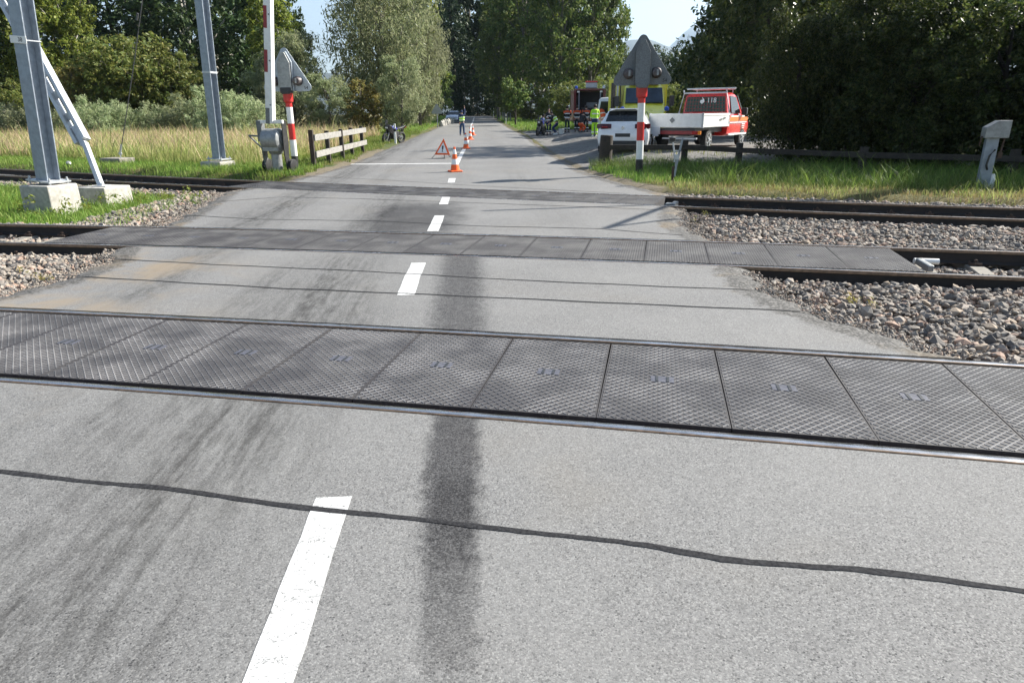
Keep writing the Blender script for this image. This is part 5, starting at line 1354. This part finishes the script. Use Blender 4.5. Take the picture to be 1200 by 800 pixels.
# red pickup with white drop sides
def pickup():
    p = at(821, 172, 24.5); zz = gz1(p.x, p.y); hd = H0(37)
    o = empty('pickup_truck', (0, 0, 0), hd, 'bright red fire service pickup with a white drop side bed and mesh headboard', 'pickup truck')
    R3 = Matrix.Rotation(hd, 3, 'Z'); off = R3 @ Vector((0, -1.0, 0)); o.location = (p.x - off.x, p.y - off.y, zz + .02)
    m = MB(); m.box((1.3, 0, .66), (2.6, 1.5, .16)); m.box((2.4, 0, .56), (4.4, .9, .16)); m.build('chassis', MT['plastic'], o, smooth=0)
    m = MB(); m.box((1.3, 0, .79), (2.56, 1.98, .06)); m.build('bed_floor', MT['galv_light'], o, smooth=0)
    def panel(nm, a, b, z0=.78, z1=1.24, t=.035):
        a, b = Vector(a), Vector(b); m = MB(); m.bar((a.x, a.y, (z0 + z1) / 2), (b.x, b.y, (z0 + z1) / 2), t, z1 - z0); 
        pn = m.build(nm, MT['white'], o, smooth=0, bevel=.01)
        d = (b - a).normalized(); n = Vector((d.y, -d.x, 0)); mid = Vector(((a.x + b.x) / 2, (a.y + b.y) / 2, 0))
        if n.dot(mid - Vector((1.3, 0, 0))) < 0: n = -n
        m = MB()
        for zc in (z0 + .035, z1 - .035): m.bar((a.x, a.y, zc) + n * .022 if False else Vector((a.x, a.y, zc)) + n * .022, Vector((b.x, b.y, zc)) + n * .022, .02, .065)
        m.build('edge_rail', MT['reflect'], pn, smooth=0, bevel=.005)
        return pn, n, mid, d
    pt, n, mid, d = panel('tailgate', (.0, -.98, 0), (.0, .98, 0))
    m = MB(); c = Vector((-.03, .12, 1.02)); m.prism([(-.1, 0), (0, .1), (.1, 0), (0, -.1)], c, (0, 1, 0), (0, 0, 1), -.008); m.build('emblem', MT['alu_dark'], pt, smooth=0)
    ps, n, mid, d = panel('side_board', (.03, -1.0, 0), (2.55, -1.0, 0)); panel('side_board', (.03, 1.0, 0), (2.55, 1.0, 0))
    m = MB()
    for a, b in (((1.5, 1.0), (1.75, 1.06)), ((1.65, .99), (2.05, 1.1)), ((1.95, 1.03), (2.2, 1.09))): m.bar((a[0], -1.024, a[1]), (b[0], -1.024, b[1]), .05, .008, up=(0, 1, 0))
    m.build('emblem', MT['alu_dark'], ps, smooth=0)
    for x in (.03, 2.54):
        for y in (-1.0, 1.0): m = MB(); m.box((x, y, 1.01), (.06, .06, .5)); m.build('corner_post', MT['galv_light'], o, smooth=0)
    # cab
    st = [(2.66, .45, 1.15, 1.86, .94, .8), (2.74, .42, 1.15, 1.97, .96, .8), (3.5, .42, 1.15, 2.0, .96, .79), (3.75, .42, 1.14, 1.93, .96, .78), (4.5, .42, 1.08, 1.2, .95, .84), (5.0, .42, .98, 1.06, .93, .8), (5.22, .46, .8, .86, .84, .7), (5.28, .5, .7, .74, .76, .62)]
    body(st, MT['carred'], o, 'cab')
    patch('rear_window', [(2.64, -.8, 1.3), (2.64, .8, 1.3), (2.66, .74, 1.84), (2.66, -.74, 1.84)], MT['glass_green'], o, .02)
    m = MB()
    for y in np.linspace(-.84, .84, 15): m.tube([(2.56, y, 1.24), (2.56, y * .93, 1.92)], .007, 5)
    for z in np.linspace(1.28, 1.9, 6): m.tube([(2.56, -.86, z), (2.56, .86, z)], .007, 5)
    m.build('window_mesh', MT['dkred'], o)
    m = MB(); m.tube([(2.55, -1.0, 1.24), (2.55, -.84, 1.97), (2.55, .84, 1.97), (2.55, 1.0, 1.24)], .03, 8); m.tube([(2.55, -.84, 1.97), (2.55, -.82, 2.08)], .03, 8); m.tube([(2.55, .84, 1.97), (2.55, .86, 2.08)], .03, 8)
    m.build('headboard', MT['galv_light'], o)
    m = MB(); m.tube([(2.6, -1.15, 2.12), (2.6, .75, 2.12)], .028, 8); m.tube([(3.5, -.8, 2.12), (3.5, .8, 2.12)], .028, 8)
    for y in (-.72, .72): m.tube([(2.6, y, 2.12), (3.5, y, 2.12)], .022, 8); m.tube([(3.5, y, 2.12), (3.5, y, 1.97)], .02, 6)
    m.build('roof_rack', MT['galv_light'], o)
    text_mesh('118', .25, 'number', MT['white'], o, (2.545, -.28, 1.7), (rad(90), 0, rad(-90)), .003)
    m = MB(); m.prism([(0, -.12), (.1, -.05), (.08, .04), (.0, .13), (.02, .03), (-.06, .02), (-.08, -.06)], (2.545, .1, 1.7), (0, -1, 0), (0, 0, 1), .005); m.build('flame_emblem', MT['white'], o, smooth=0)
    for s in (-1, 1):
        w = patch('side_window', [(2.95, s * .93, 1.24), (3.95, s * .93, 1.23), (3.62, s * .81, 1.82), (2.95, s * .81, 1.86)], MT['glass'], o, .02)
        m = MB(); m.box((3.75, s * .962, 1.02), (2.05, .03, .15)); m.build('orange_stripe', MT['orangeband'], o, smooth=0)
        m = MB(); m.box((3.6, s * .965, 1.125), (1.5, .03, .05)); m.box((3.7, s * .968, .9), (1.9, .03, .03)); m.box((3.75, s * .95, .47), (2.0, .04, .06)); m.build('white_stripe', MT['reflect'], o, smooth=0)
        m = MB()
        for k, wd in ((0, .34), (1, .3), (2, .22)): m.box((4.25, s * .975, .83 - k * .07), (wd, .03, .028))
        m.build('door_lines', MT['reflect'], o, smooth=0)
        m = MB(); m.box((4.05, s * 1.06, 1.3), (.14, .22, .26)); m.build('wing_mirror', MT['plastic'], o, smooth=0, bevel=.03)
        wheel(o, .85, s * .84, .34, .22); wheel(o, 4.35, s * .84, .34, .22)
        m = MB(); m.box((-.02, s * .8, .6), (.07, .3, .12)); l = m.build('tail_light', MT['lampred'], o, smooth=0, bevel=.012)
        m = MB(); m.box((-.03, s * .93, .6), (.07, .1, .12)); m.build('indicator', MT['lampamber'], l, smooth=0, bevel=.01)
    m = MB(); m.box((.02, 0, .6), (.06, 1.3, .12)); m.build('rear_beam', MT['dkred'], o, smooth=0)
    m = MB(); m.box((-.05, .72, .66), (.05, .34, .24)); m.box((-.05, .72, .52), (.05, .22, .1)); m.build('number_plate', MT['vanwhite'], o, smooth=0, bevel=.01)
    m = MB(); m.box((-.03, -.2, .4), (.08, 1.3, .06)); m.build('step_bar', MT['galv_light'], o, smooth=0, bevel=.01)
    patch('windscreen', [(3.85, -.8, 1.88), (3.85, .8, 1.88), (4.45, .86, 1.24), (4.45, -.86, 1.24)], MT['glass'], o, .03)
    return o
pickup()

# yellow ambulance facing the camera
def ambulance():
    p = at(755, 150, 29.6); o = empty('ambulance', (p.x, p.y, gz1(p.x, p.y) + .02), rad(-97), 'yellow box bodied ambulance facing us behind the white hatchback', 'ambulance')
    st = [(-.02, .5, .8, .95, .74, .62), (-.1, .42, 1.0, 1.16, .92, .78), (-.55, .4, 1.2, 1.36, .98, .86), (-1.0, .4, 1.25, 1.62, 1.0, .86), (-1.5, .4, 1.28, 2.28, 1.0, .84), (-1.75, .4, 1.28, 2.42, 1.0, .84), (-2.3, .4, 1.28, 2.46, 1.0, .84)]
    b = body(st[::-1], MT['yellow'], o, 'cab')
    m = MB(); m.box((-3.5, 0, 1.6), (2.5, 2.14, 2.1)); bx = m.build('box_body', MT['yellow'], o, smooth=0, bevel=.06)
    def pan(nm, pts, mt, th=.02):
        P = [Vector(q) for q in pts]; n = Vector((1, 0, .9)).normalized(); m = MB(); k = len(P)
        v = [q - n * .02 for q in P] + [q + n * th for q in P]
        m.add(v, [tuple(range(k)), tuple(range(k, 2 * k))] + [(i, (i + 1) % k, k + (i + 1) % k, k + i) for i in range(k)]); return m.build(nm, mt, o, smooth=0, bevel=.01)
    pan('windscreen', [(-.98, -.8, 1.66), (-.98, .8, 1.66), (-1.47, .77, 2.26), (-1.47, -.77, 2.26)], MT['glass_blue'], .06)
    m = MB(); m.prism([(-.16, .02), (-.05, .1), (0, .03), (.06, .1), (.16, .08), (.1, -.05), (0, -.08), (-.1, -.06)], (-.78, -.16, 1.5), (0, -1, 0), (.7, 0, -.7), -.06); m.build('emblem', MT['bluelamp'], o, smooth=0)
    m = MB(); m.box((-1.62, 0, 2.5), (.35, 1.3, .16)); lb = m.build('light_bar', MT['lampclear'], o, smooth=0, bevel=.03)
    for s in (-1, 1):
        m = MB(); m.lathe((-1.6, s * .5, 2.56), (0, 0, 1), [(0, .12), (.1, .11), (.15, .06)], 14); m.build('beacon', MT['bluelamp'], lb)
        m = MB(); m.box((-1.0, s * 1.16, 1.75), (.12, .2, .42)); m.bar((-1.05, s * .95, 1.7), (-1.0, s * 1.1, 1.7), .04); m.build('wing_mirror', MT['plastic'], o, smooth=0, bevel=.03)
        m = MB(); m.box((-.14, s * .66, .98), (.16, .34, .2)); m.build('headlight', MT['lampclear'], o, smooth=0, bevel=.03)
        m = MB(); m.lathe((-.5, s * .92, 1.38), (.4, 0, 1), [(0, .1), (.1, .1), (.15, .05)], 12); m.build('repeater_lamp', MT['bluelamp'], o)
        for x in (-.95, -3.9): wheel(o, x, s * .9, .35, .22)
    m = MB(); m.box((-.06, 0, .72), (.1, 1.1, .3)); m.build('grille', MT['plastic'], o, smooth=0, bevel=.02)
    # open cab-side door seen edge on, window dark
    m = MB(); m.box((-2.02, -1.27, 1.62), (.06, .48, 2.1)); dr = m.build('open_door', MT['yellow'], o, smooth=0, bevel=.02)
    m = MB(); m.box((-1.985, -1.3, 1.78), (.02, .2, 1.5)); m.build('door_window', MT['glass'], dr, smooth=0)
    m = MB(); m.box((-1.98, -1.12, 1.62), (.03, .08, 2.0)); m.build('door_trim', MT['galv_light'], dr, smooth=0)
    m = MB(); m.box((-2.05, -.99, 1.6), (.3, .04, 1.9)); m.build('door_shade_plate', MT['black'], o, smooth=0)  # solid black plate stands in for the shade inside the open door
ambulance()

# fire engine seen from the rear with open locker
def fire_engine():
    p = at(690, 150, 57); o = empty('fire_engine', (p.x, p.y, gz1(p.x, p.y) + .02), H0(8), 'dark red fire engine with its rear locker open, standing behind the rescue workers', 'fire engine')
    m = MB()
    for s in (-1, 1): m.box((2.2, s * 1.17, 1.75), (4.4, .2, 2.6))
    m.box((2.2, 0, 3.02), (4.4, 2.14, .14)); m.box((2.2, 0, .62), (4.4, 2.14, .26)); m.box((2.6, 0, 1.83), (.1, 2.1, 2.2))
    m.build('body', MT['truckred'], o, smooth=0, bevel=.03)
    m = MB(); m.box((1.9, 0, 1.82), (.06, 2.12, 2.2)); m.box((1.0, 0, .78), (1.8, 2.1, .04)); m.build('locker_shade_sheet', MT['black'], o, smooth=0)  # black back and floor sheets paint the shade inside the open locker
    m = MB(); m.box((1.1, -.1, 1.62), (1.4, 1.5, .05)); m.build('locker_shelf', MT['gdrey'], o, smooth=0)
    m = MB(); m.box((.7, -.2, 1.85), (.7, .9, .4)); m.tube([(.33, -.35, 1.86), (.3, -.35, 1.86)], .14, 14); m.tube([(.33, .1, 1.86), (.3, .1, 1.86)], .1, 14); m.build('pump', MT['alu_dark'], o, smooth=0, bevel=.03)
    m = MB()
    for y in (-.85, .85): m.box((.15, y, 1.85), (.06, .08, 2.1))
    m.build('locker_frame', MT['galv'], o, smooth=0)
    for s in (-1, 1):
        m = MB(); m.box((-.02, s * 1.17, 1.0), (.06, .16, .4)); m.build('tail_light', MT['lampred'], o, smooth=0, bevel=.02)
        m = MB(); m.lathe((.2, s * 1.1, 3.1), (0, 0, 1), [(0, .13), (.16, .12), (.22, .05)], 12); m.build('beacon', MT['bluelamp'] if s > 0 else MT['lampclear'], o)
        for x in (.9, 5.4): wheel(o, x, s * 1.05, .48, .3)
        m = MB(); m.box((-.02, s * .9, 2.86), (.05, .2, .12)); m.build('work_lamp', MT['lampclear'], o, smooth=0)
    m = MB(); m.box((-.45, 1.3, 1.8), (.9, .07, 2.3)); d = m.build('open_side_door', MT['truckred'], o, smooth=0, bevel=.02); d.rotation_euler = (0, 0, rad(20)); d.location = (.1, .25, 0)
    m = MB(); m.box((1.2, -.1, 3.35), (1.2, .9, .4)); bx = m.build('roof_box', MT['galv_light'], o, smooth=0, bevel=.04)
    m = MB(); m.box((1.2, -.1, 3.62), (1.26, .96, .12)); m.build('roof_box_lid', MT['carred'], bx, smooth=0, bevel=.03)
    st = [(4.4, .6, 1.6, 2.85, 1.24, 1.15), (5.8, .6, 1.6, 2.85, 1.24, 1.15), (6.2, .6, 1.5, 2.7, 1.2, 1.1), (6.3, .7, 1.2, 1.6, 1.1, 1.05)]
    body(st, MT['truckred'], o, 'cab')
    m = MB(); m.box((-.05, 0, .5), (.1, 2.4, .22)); m.build('rear_bumper', MT['reflect'], o, smooth=0, bevel=.02)
fire_engine()

def white_van():
    p = at(717, 150, 41); o = empty('white_van', (p.x, p.y, gz1(p.x, p.y) + .02), H0(6), 'white van with dark rear windows half hidden behind the ambulance', 'van')
    st = [(.0, .5, 1.15, 1.95, .86, .74), (.06, .42, 1.2, 2.06, .93, .76), (.4, .4, 1.2, 2.12, .95, .76), (3.2, .4, 1.2, 2.12, .95, .76), (3.7, .4, 1.15, 1.9, .95, .74), (4.4, .4, 1.05, 1.2, .93, .8), (4.9, .45, .85, .95, .85, .7)]
    body(st, MT['vanwhite'], o)
    for s in (-1, 1):
        patch('rear_window', [(-.0, s * .1, 1.25), (-.0, s * .78, 1.25), (.02, s * .68, 1.9), (.02, s * .1, 1.9)], MT['glass'], o, .02)
        m = MB(); m.box((.02, s * .88, 1.1), (.1, .1, .5)); m.build('tail_light', MT['lampred'], o, smooth=0, bevel=.02)
        patch('side_window', [(.5, s * .93, 1.25), (3.4, s * .93, 1.25), (3.1, s * .8, 1.9), (.5, s * .8, 1.92)], MT['glass'], o, .02)
        for x in (.8, 3.9): wheel(o, x, s * .84, .33, .22)
    m = MB(); m.box((-.01, 0, .98), (.05, 1.7, .14)); m.build('orange_band', MT['orangeband'], o, smooth=0)
    m = MB(); m.box((-.02, 0, .48), (.12, 1.8, .18)); m.build('rear_bumper', MT['plastic'], o, smooth=0, bevel=.03)
white_van()

# motorcycles
def motorcycle(px, Y, head, label, parent_first=[]):
    x = at(px, 150, Y).x
    if not parent_first:
        o = empty('motorcycle')
        for xx in (0, 1.42):
            m = MB(); n = 26; vs = []
            rings = [[(xx + (.3 + .065 * math.cos(b)) * math.cos(a), .07 * math.sin(b), .32 + (.3 - .04 + .065 * math.cos(b)) * math.sin(a)) for b in np.linspace(0, 6.283, 9)[:-1]] for a in np.linspace(0, 6.283, n)]
            m.loft(rings, cap=False); w = m.build('wheel', MT['rubber'], o)
            m = MB(); m.disc((xx, 0, .32), (0, 1, 0), .14, .03); 
            for k in range(6): a = k * math.pi / 3; m.bar((xx, 0, .32), (xx + .25 * math.cos(a), 0, .32 + .24 * math.sin(a)), .03, .02, up=(0, 1, 0))
            m.disc((xx, 0, .32), (0, 1, 0), .05, .14); m.build('rim', MT['alu_dark'], w, smooth=0)
        m = MB(); m.loft([[(.45, y * .16, z) for y, z in ((-1, .35), (1, .35), (1, .7), (-1, .7))], [(.75, y * .2, z) for y, z in ((-1, .22), (1, .22), (1, .72), (-1, .72))], [(1.0, y * .17, z) for y, z in ((-1, .3), (1, .3), (1, .75), (-1, .75))]]); m.build('engine', MT['plastic'], o, smooth=0, bevel=.03)
        m = MB(); m.loft([[(.55 + 0, y, z) for y, z in ((-.1, .78), (.1, .78), (.12, .84), (-.12, .84))], [(.8, y, z) for y, z in ((-.16, .74), (.16, .74), (.15, 1.0), (-.15, 1.0))], [(1.08, y, z) for y, z in ((-.12, .8), (.12, .8), (.11, 1.0), (-.11, 1.0))]]); m.build('tank', MT['bikeblue'], o, smooth=40, bevel=.03)
        m = MB(); m.loft([[(1.0, y, z) for y, z in ((-.2, .5), (.2, .5), (.2, .85), (-.2, .85))], [(1.3, y, z) for y, z in ((-.16, .62), (.16, .62), (.18, 1.08), (-.18, 1.08))], [(1.45, y, z) for y, z in ((-.06, .82), (.06, .82), (.07, .98), (-.07, .98))]]); f = m.build('fairing', MT['black'], o, smooth=40, bevel=.03)
        m = MB(); m.box((1.43, 0, .9), (.06, .16, .1)); m.build('headlight', MT['lampclear'], f, smooth=0, bevel=.02)
        m = MB(); m.loft([[(-.3, y, z) for y, z in ((-.05, .93), (.05, .93), (.05, 1.0), (-.05, 1.0))], [(.1, y, z) for y, z in ((-.12, .82), (.12, .82), (.12, .92), (-.12, .92))], [(.58, y, z) for y, z in ((-.1, .76), (.1, .76), (.1, .85), (-.1, .85))]]); m.build('seat', MT['black'], o, smooth=40, bevel=.02)
        m = MB()
        for s in (-1, 1): m.tube([(1.42, s * .1, .32), (1.2, s * .1, .95)], .03, 8); m.tube([(1.18, s * .05, 1.02), (1.1, s * .36, 1.04)], .018, 8)
        m.build('fork', MT['alu'], o)
        m = MB()
        for s in (-1, 1): m.bar((0, s * .1, .32), (.6, s * .12, .5), .05, .06)
        m.tube([(.7, -.14, .3), (.3, -.2, .32), (-.15, -.22, .5)], [.03, .05, .06], 10); m.bar((.5, .14, .3), (.4, .3, .01), .025); m.build('swingarm', MT['alu_dark'], o, smooth=0)
        m = MB(); m.box((-.32, 0, .9), (.05, .14, .06)); m.build('tail_light', MT['lampred'], o, smooth=0)
        m = MB(); m.prism([(-.02, 0), (.02, 0), (.02, .22), (-.02, .22)], (1.3, -.1, 1.05), (0, 1, 0), (-.5, 0, .8), .2); m.build('windshield', MT['glass'], o, smooth=0)
        parent_first.append(o)
    else: o = dup(parent_first[0])
    o.location = (x, Y, gz1(x, Y)); o.rotation_euler = (rad(-7), 0, head)
    tag(o, label, 'motorcycle')
motorcycle(469, 41.5, rad(242), 'blue and black motorcycle parked on the left verge behind the marker post')
motorcycle(637, 50, rad(250), 'blue motorcycle at the left end of the group of rescue workers')
p = at(658, 152, 48.5); m = MB(); m.lathe((0, 0, 0), (0, 0, 1), [(0, .17), (.3, .2), (.32, .215), (.34, .2)], 20); o = m.build('bucket', MT['white_plastic']); o.location = (p.x, 48.5, gz1(p.x, 48.5)); tag(o, 'white bucket on the gravel between the workers', 'bucket')
m = MB(); m.tube([(-.2, 0, .34), (-.1, 0, .46), (.1, 0, .46), (.2, 0, .34)], .01, 6); m.build('handle', MT['alu'], o)

# ------------------------------------------------------------------ people
def skin_mesh(V, E, Rd, name, material, parent, sub=1):
    me = bpy.data.meshes.new(name); me.from_pydata([tuple(v) for v in V], E, [])
    t = bpy.data.objects.new(name, me); C.objects.link(t)
    t.modifiers.new('s', 'SKIN')
    for i, r in enumerate(Rd):
        sv = me.skin_vertices[0].data[i]; sv.radius = r if isinstance(r, tuple) else (r, r); sv.use_root = (i == 0)
    m = t.modifiers.new('u', 'SUBSURF'); m.levels = sub; m.render_levels = sub
    dg = bpy.context.evaluated_depsgraph_get(); nm = bpy.data.meshes.new_from_object(t.evaluated_get(dg))
    bpy.data.objects.remove(t); bpy.data.meshes.remove(me)
    nm.name = name; nm.materials.clear(); nm.materials.append(material)
    nm.polygons.foreach_set('use_smooth', [True] * len(nm.polygons))
    o = bpy.data.objects.new(name, nm); C.objects.link(o); o.parent = parent; return o
def person(px, Y, face, label, jacket, trousers, shoes='plastic', cap=None, lean=0., crouch=0., arms=((.1, .25), (.1, .25)), H=1.78, stride=.0, bands='reflect', yoke=None, x=None, z=None, vest=None, hipband=None):
    """face: heading, 0 = +Y, clockwise degrees. arms: (forward lift, elbow bend) in radians per side (left, right)"""
    X = at(px, 150, Y).x if x is None else x
    o = empty('person', (X, Y, (gz1(X, Y) if z is None else z) + .005), rad(-face), label, 'person')
    k = H / 1.78; hip = .95 - crouch * .42
    Rl = Matrix.Rotation(-lean, 3, 'X')
    def up(p): return Vector((0, 0, hip)) + Rl @ (Vector(p) - Vector((0, 0, .95))) - Vector((0, crouch * .1, 0))
    pel = up((0, 0, .95)); ab = up((0, .0, 1.12)); ch = up((0, .01, 1.33)); nb = up((0, 0, 1.47)); nk = up((0, .01, 1.54)); hd = up((0, .03, 1.66)); ht = up((0, .02, 1.76))
    J = {}
    for s, nm, (fl, el) in ((-1, 'l', arms[0]), (1, 'r', arms[1])):
        sh = up((s * .19, 0, 1.44)); ua = Rl @ Vector((s * .07, math.sin(fl), -math.cos(fl))).normalized() * .29; e = sh + ua
        fa = Rl @ Vector((-s * .05, math.sin(fl + el), -math.cos(fl + el))).normalized() * .25; w = e + fa; J[nm] = (sh, e, w, fa.normalized())
        hj = pel + Vector((s * .1, 0, -.05)); an = Vector((s * (.11 + stride * .3), s * stride, .09)); 
        kn = (hj + an) / 2; L2 = max(0, .235 ** 2 * 4 * .98 / 4 * 3.3 - 0); d = (hj - an).length
        kb = math.sqrt(max(0, .43 ** 2 - (d / 2) ** 2)); kn = kn + Vector((s * .03 * (crouch > 0), kb if crouch > 0 else min(kb, .05), 0))
        J['k' + nm] = (hj, kn, an)
    V = [pel, ab, ch, nb, nk, hd, ht]; E = [(i, i + 1) for i in range(6)]; Rd = [(.13, .1), (.13, .1), (.15, .105), (.09, .07), .052, (.078, .095), (.05, .06)]
    for nm in 'lr':
        sh, e, w, fd = J[nm]; b = len(V); V += [sh, e, w, w + fd * .08]; E += [(3, b), (b, b + 1), (b + 1, b + 2), (b + 2, b + 3)]; Rd += [.058, .043, .028, (.036, .018)]
        hj, kn, an = J['k' + nm]; b = len(V); V += [hj, kn, an, an + Vector((0, .15, -.05))]; E += [(0, b), (b, b + 1), (b + 1, b + 2), (b + 2, b + 3)]; Rd += [.085, .058, .04, .035]
    V = [v * k for v in V]; bd = skin_mesh(V, E, [tuple(q * k for q in r) if isinstance(r, tuple) else r * k for r in Rd], 'body', MT['skin'], o)
    # face and fingers join the body mesh
    bm = bmesh.new(); bm.from_mesh(bd.data); tmp = MB()
    fwd = Rl @ Vector((0, 1, 0)); side = Vector((1, 0, 0)); upv = Rl @ Vector((0, 0, 1)); hc = hd * k
    tmp.tube([hc + fwd * .085 * k + upv * .02, hc + fwd * .125 * k - upv * .02], [.01, .018], 6)
    for s in (-1, 1): tmp.ico(hc + side * s * .082 * k, .024, (.5, .8, 1.3), 1)
    for nm, s in (('l', -1), ('r', 1)):
        sh, e, w, fd = J[nm]; pb = (w + fd * .1) * k
        for q, ln in zip((-1.5, -.5, .5, 1.5), (.07, .085, .08, .06)):
            a = pb + Vector((0, 1, 0)).cross(fd).cross(fd).normalized() * 0 + fwd * q * .017; tmp.tube([a - fd * .02, a + fd * ln * .55, a + fd * ln + side * -s * .02], [.009, .008, .006], 6)
        tmp.tube([pb - fd * .05 + fwd * .03, pb + fwd * .055 + fd * .01], [.01, .008], 6)
    mm = bpy.data.meshes.new('t'); mm.from_pydata([tuple(v) for v in tmp.v], [], tmp.f); bm.from_mesh(mm); bm.to_mesh(bd.data); bm.free(); bpy.data.meshes.remove(mm)
    # jacket
    V = [up((0, 0, .9)), ab, ch, nb]; E = [(0, 1), (1, 2), (2, 3)]; Rd = [(.185, .15), (.175, .14), (.2, .15), (.11, .09)]
    for nm in 'lr':
        sh, e, w, fd = J[nm]; b = len(V); V += [sh, e, w - fd * .02]; E += [(3, b), (b, b + 1), (b + 1, b + 2)]; Rd += [.085, .066, .05]
    jk = skin_mesh([v * k for v in V], E, [tuple(q * k for q in r) if isinstance(r, tuple) else r * k for r in Rd], 'jacket', MT[jacket], o)
    V = [pel + Vector((0, 0, .03)), pel - Vector((0, 0, .05))]; E = [(0, 1)]; Rd = [(.165, .13), (.16, .13)]
    for nm in 'lr':
        hj, kn, an = J['k' + nm]; b = len(V); V += [hj - Vector((0, 0, .06)), kn, an + Vector((0, 0, .03))]; E += [(1, b), (b, b + 1), (b + 1, b + 2)]; Rd += [.105, .08, .07]
    tr = skin_mesh([v * k for v in V], E, [tuple(q * k for q in r) if isinstance(r, tuple) else r * k for r in Rd], 'trousers', MT[trousers], o)
    for nm in 'lr':
        hj, kn, an = J['k' + nm]; m = MB(); a = an * k
        m.loft([[(a.x + xx * w, a.y + yy, z) for xx, z in ((-1, 0), (1, 0), (1, h * .6), (.6, h), (-.6, h), (-1, h * .6))] for yy, w, h in ((-.08, .045, .09), (0, .055, .13), (.1, .056, .085), (.2, .035, .05))])
        m.build('shoe', MT[shoes], o, smooth=50)
    def band(c, ax, r, w, mt, nm='reflective_band', par=None):
        m = MB(); ax = ax.normalized(); n = 22; yv = Vector((1, 0, 0)); yv = (yv - ax * yv.dot(ax)).normalized(); zv = ax.cross(yv); rr2 = r if isinstance(r, tuple) else (r, r)
        rings = [[c + ax * h + yv * math.cos(t) * rr2[0] + zv * math.sin(t) * rr2[1] for t in np.linspace(0, 6.283, n, endpoint=False)] for h in (-w / 2, w / 2)]
        m.loft(rings, cap=True); return m.build(nm, MT[mt], par or jk)
    if bands:
        band(up((0, 0, 1.0)) * k, upv, (.185 * k, .148 * k), .07, bands); band(up((0, .005, 1.27)) * k, upv, (.196 * k, .152 * k), .06, bands)
        for nm in 'lr': sh, e, w, fd = J[nm]; band((e + (w - e) * .45) * k, w - e, .064 * k, .06, bands)
        for nm in 'lr':
            hj, kn, an = J['k' + nm]; band(lerp(kn, an, .55) * k, kn - an, .082 * k, .06, bands, par=tr)
    if yoke:
        m = MB(); band(up((0, .0, 1.4)) * k, upv, (.185 * k, .14 * k), .13, yoke, 'shoulder_yoke')
        for nm in 'lr': sh, e, w, fd = J[nm]; band((sh + (e - sh) * .25) * k, e - sh, .088 * k, .16, yoke, 'shoulder_yoke')
    if hipband: band(up((0, 0, .9)) * k, upv, (.2 * k, .165 * k), .2, hipband, 'waist_bag')
    if vest:
        V = [up((0, 0, .98)), ab, ch, up((0, 0, 1.42))]; vs = skin_mesh([v * k for v in V], [(0, 1), (1, 2), (2, 3)], [(.2 * k, .17 * k), (.19 * k, .16 * k), (.215 * k, .17 * k), (.17 * k, .12 * k)], 'vest', MT[vest], o)
        band(up((0, 0, 1.12)) * k, upv, (.2 * k, .165 * k), .06, 'reflect', par=vs); band(up((0, 0, 1.3)) * k, upv, (.212 * k, .168 * k), .05, 'reflect', par=vs)
    m = MB(); m.ico(hc + upv * .03 - fwd * .012, .102 * k, (1, 1.12, 1.08 if not cap else .95), 2); m.v = [v for v in m.v]
    hair = m.build('cap' if cap else 'hair', MT[cap or 'hair'], o)
    me = hair.data; bm = bmesh.new(); bm.from_mesh(me)
    bmesh.ops.delete(bm, geom=[v for v in bm.verts if (v.co - hc).dot(fwd) > .03 and (v.co - hc).dot(upv) < .045], context='VERTS'); bm.to_mesh(me); bm.free()
    return o
person(541.5, 51, 0, 'officer in lime hi vis vest and blue trousers on the road with one arm raised', 'cloth_navy', 'cloth_jeans', cap='cloth_navy', vest='cloth_lime', bands=None, arms=((.15, .3), (2.7, .2)), stride=.08)
person(643, 50, 165, 'worker in black jacket with white bands, standing beside the blue motorcycle in the group', 'jacket_black', 'cloth_navy', arms=((.5, .9), (.5, .9)))
person(652, 48.6, -75, 'worker in lime and white vest and white shoes bending down beside the bucket', 'jacket_black', 'cloth_navy', 'white_plastic', vest='cloth_lime', bands=None, lean=.55, crouch=.35, arms=((.9, .3), (.9, .3)))
person(664.5, 50, 20, 'worker with orange shoulders and dark green trousers seen from behind, right of the bucket', 'jacket_black', 'cloth_green', yoke='cloth_orange', arms=((.2, .5), (.5, .8)))
person(676, 50.5, 8, 'firefighter with orange shoulders and white crossing bands, left of the pair before the fire engine', 'jacket_black', 'jacket_black', yoke='cloth_orange', arms=((.3, .6), (.3, .6)))
person(686.5, 50, -5, 'firefighter with orange shoulders, right of the pair before the fire engine', 'jacket_black', 'jacket_black', yoke='cloth_orange', arms=((.6, .8), (.3, .6)))
person(681, 48.8, 40, 'crouching worker in orange trousers between the two firefighters', 'jacket_black', 'cloth_orange', lean=.5, crouch=.75, arms=((.9, .5), (.9, .5)), bands=None)
person(697, 39.5, -4, 'paramedic in lime jacket and lime trousers with white shoes, seen from behind', 'cloth_lime', 'cloth_lime', 'white_plastic', arms=((.25, .8), (.2, .5)), lean=.05, H=1.74, hipband='cloth_navy')
person(707, 41, -30, 'person in an orange and white jacket leaning beside the white van behind the hatchback', 'cloth_orange', 'jacket_black', lean=.3, arms=((.6, .5), (.6, .5)))
person(633.5, 51, 120, 'person in blue work clothes kneeling at the blue motorcycle', 'cloth_blue', 'cloth_blue', lean=.45, crouch=.7, bands=None, arms=((.9, .4), (.9, .4)))
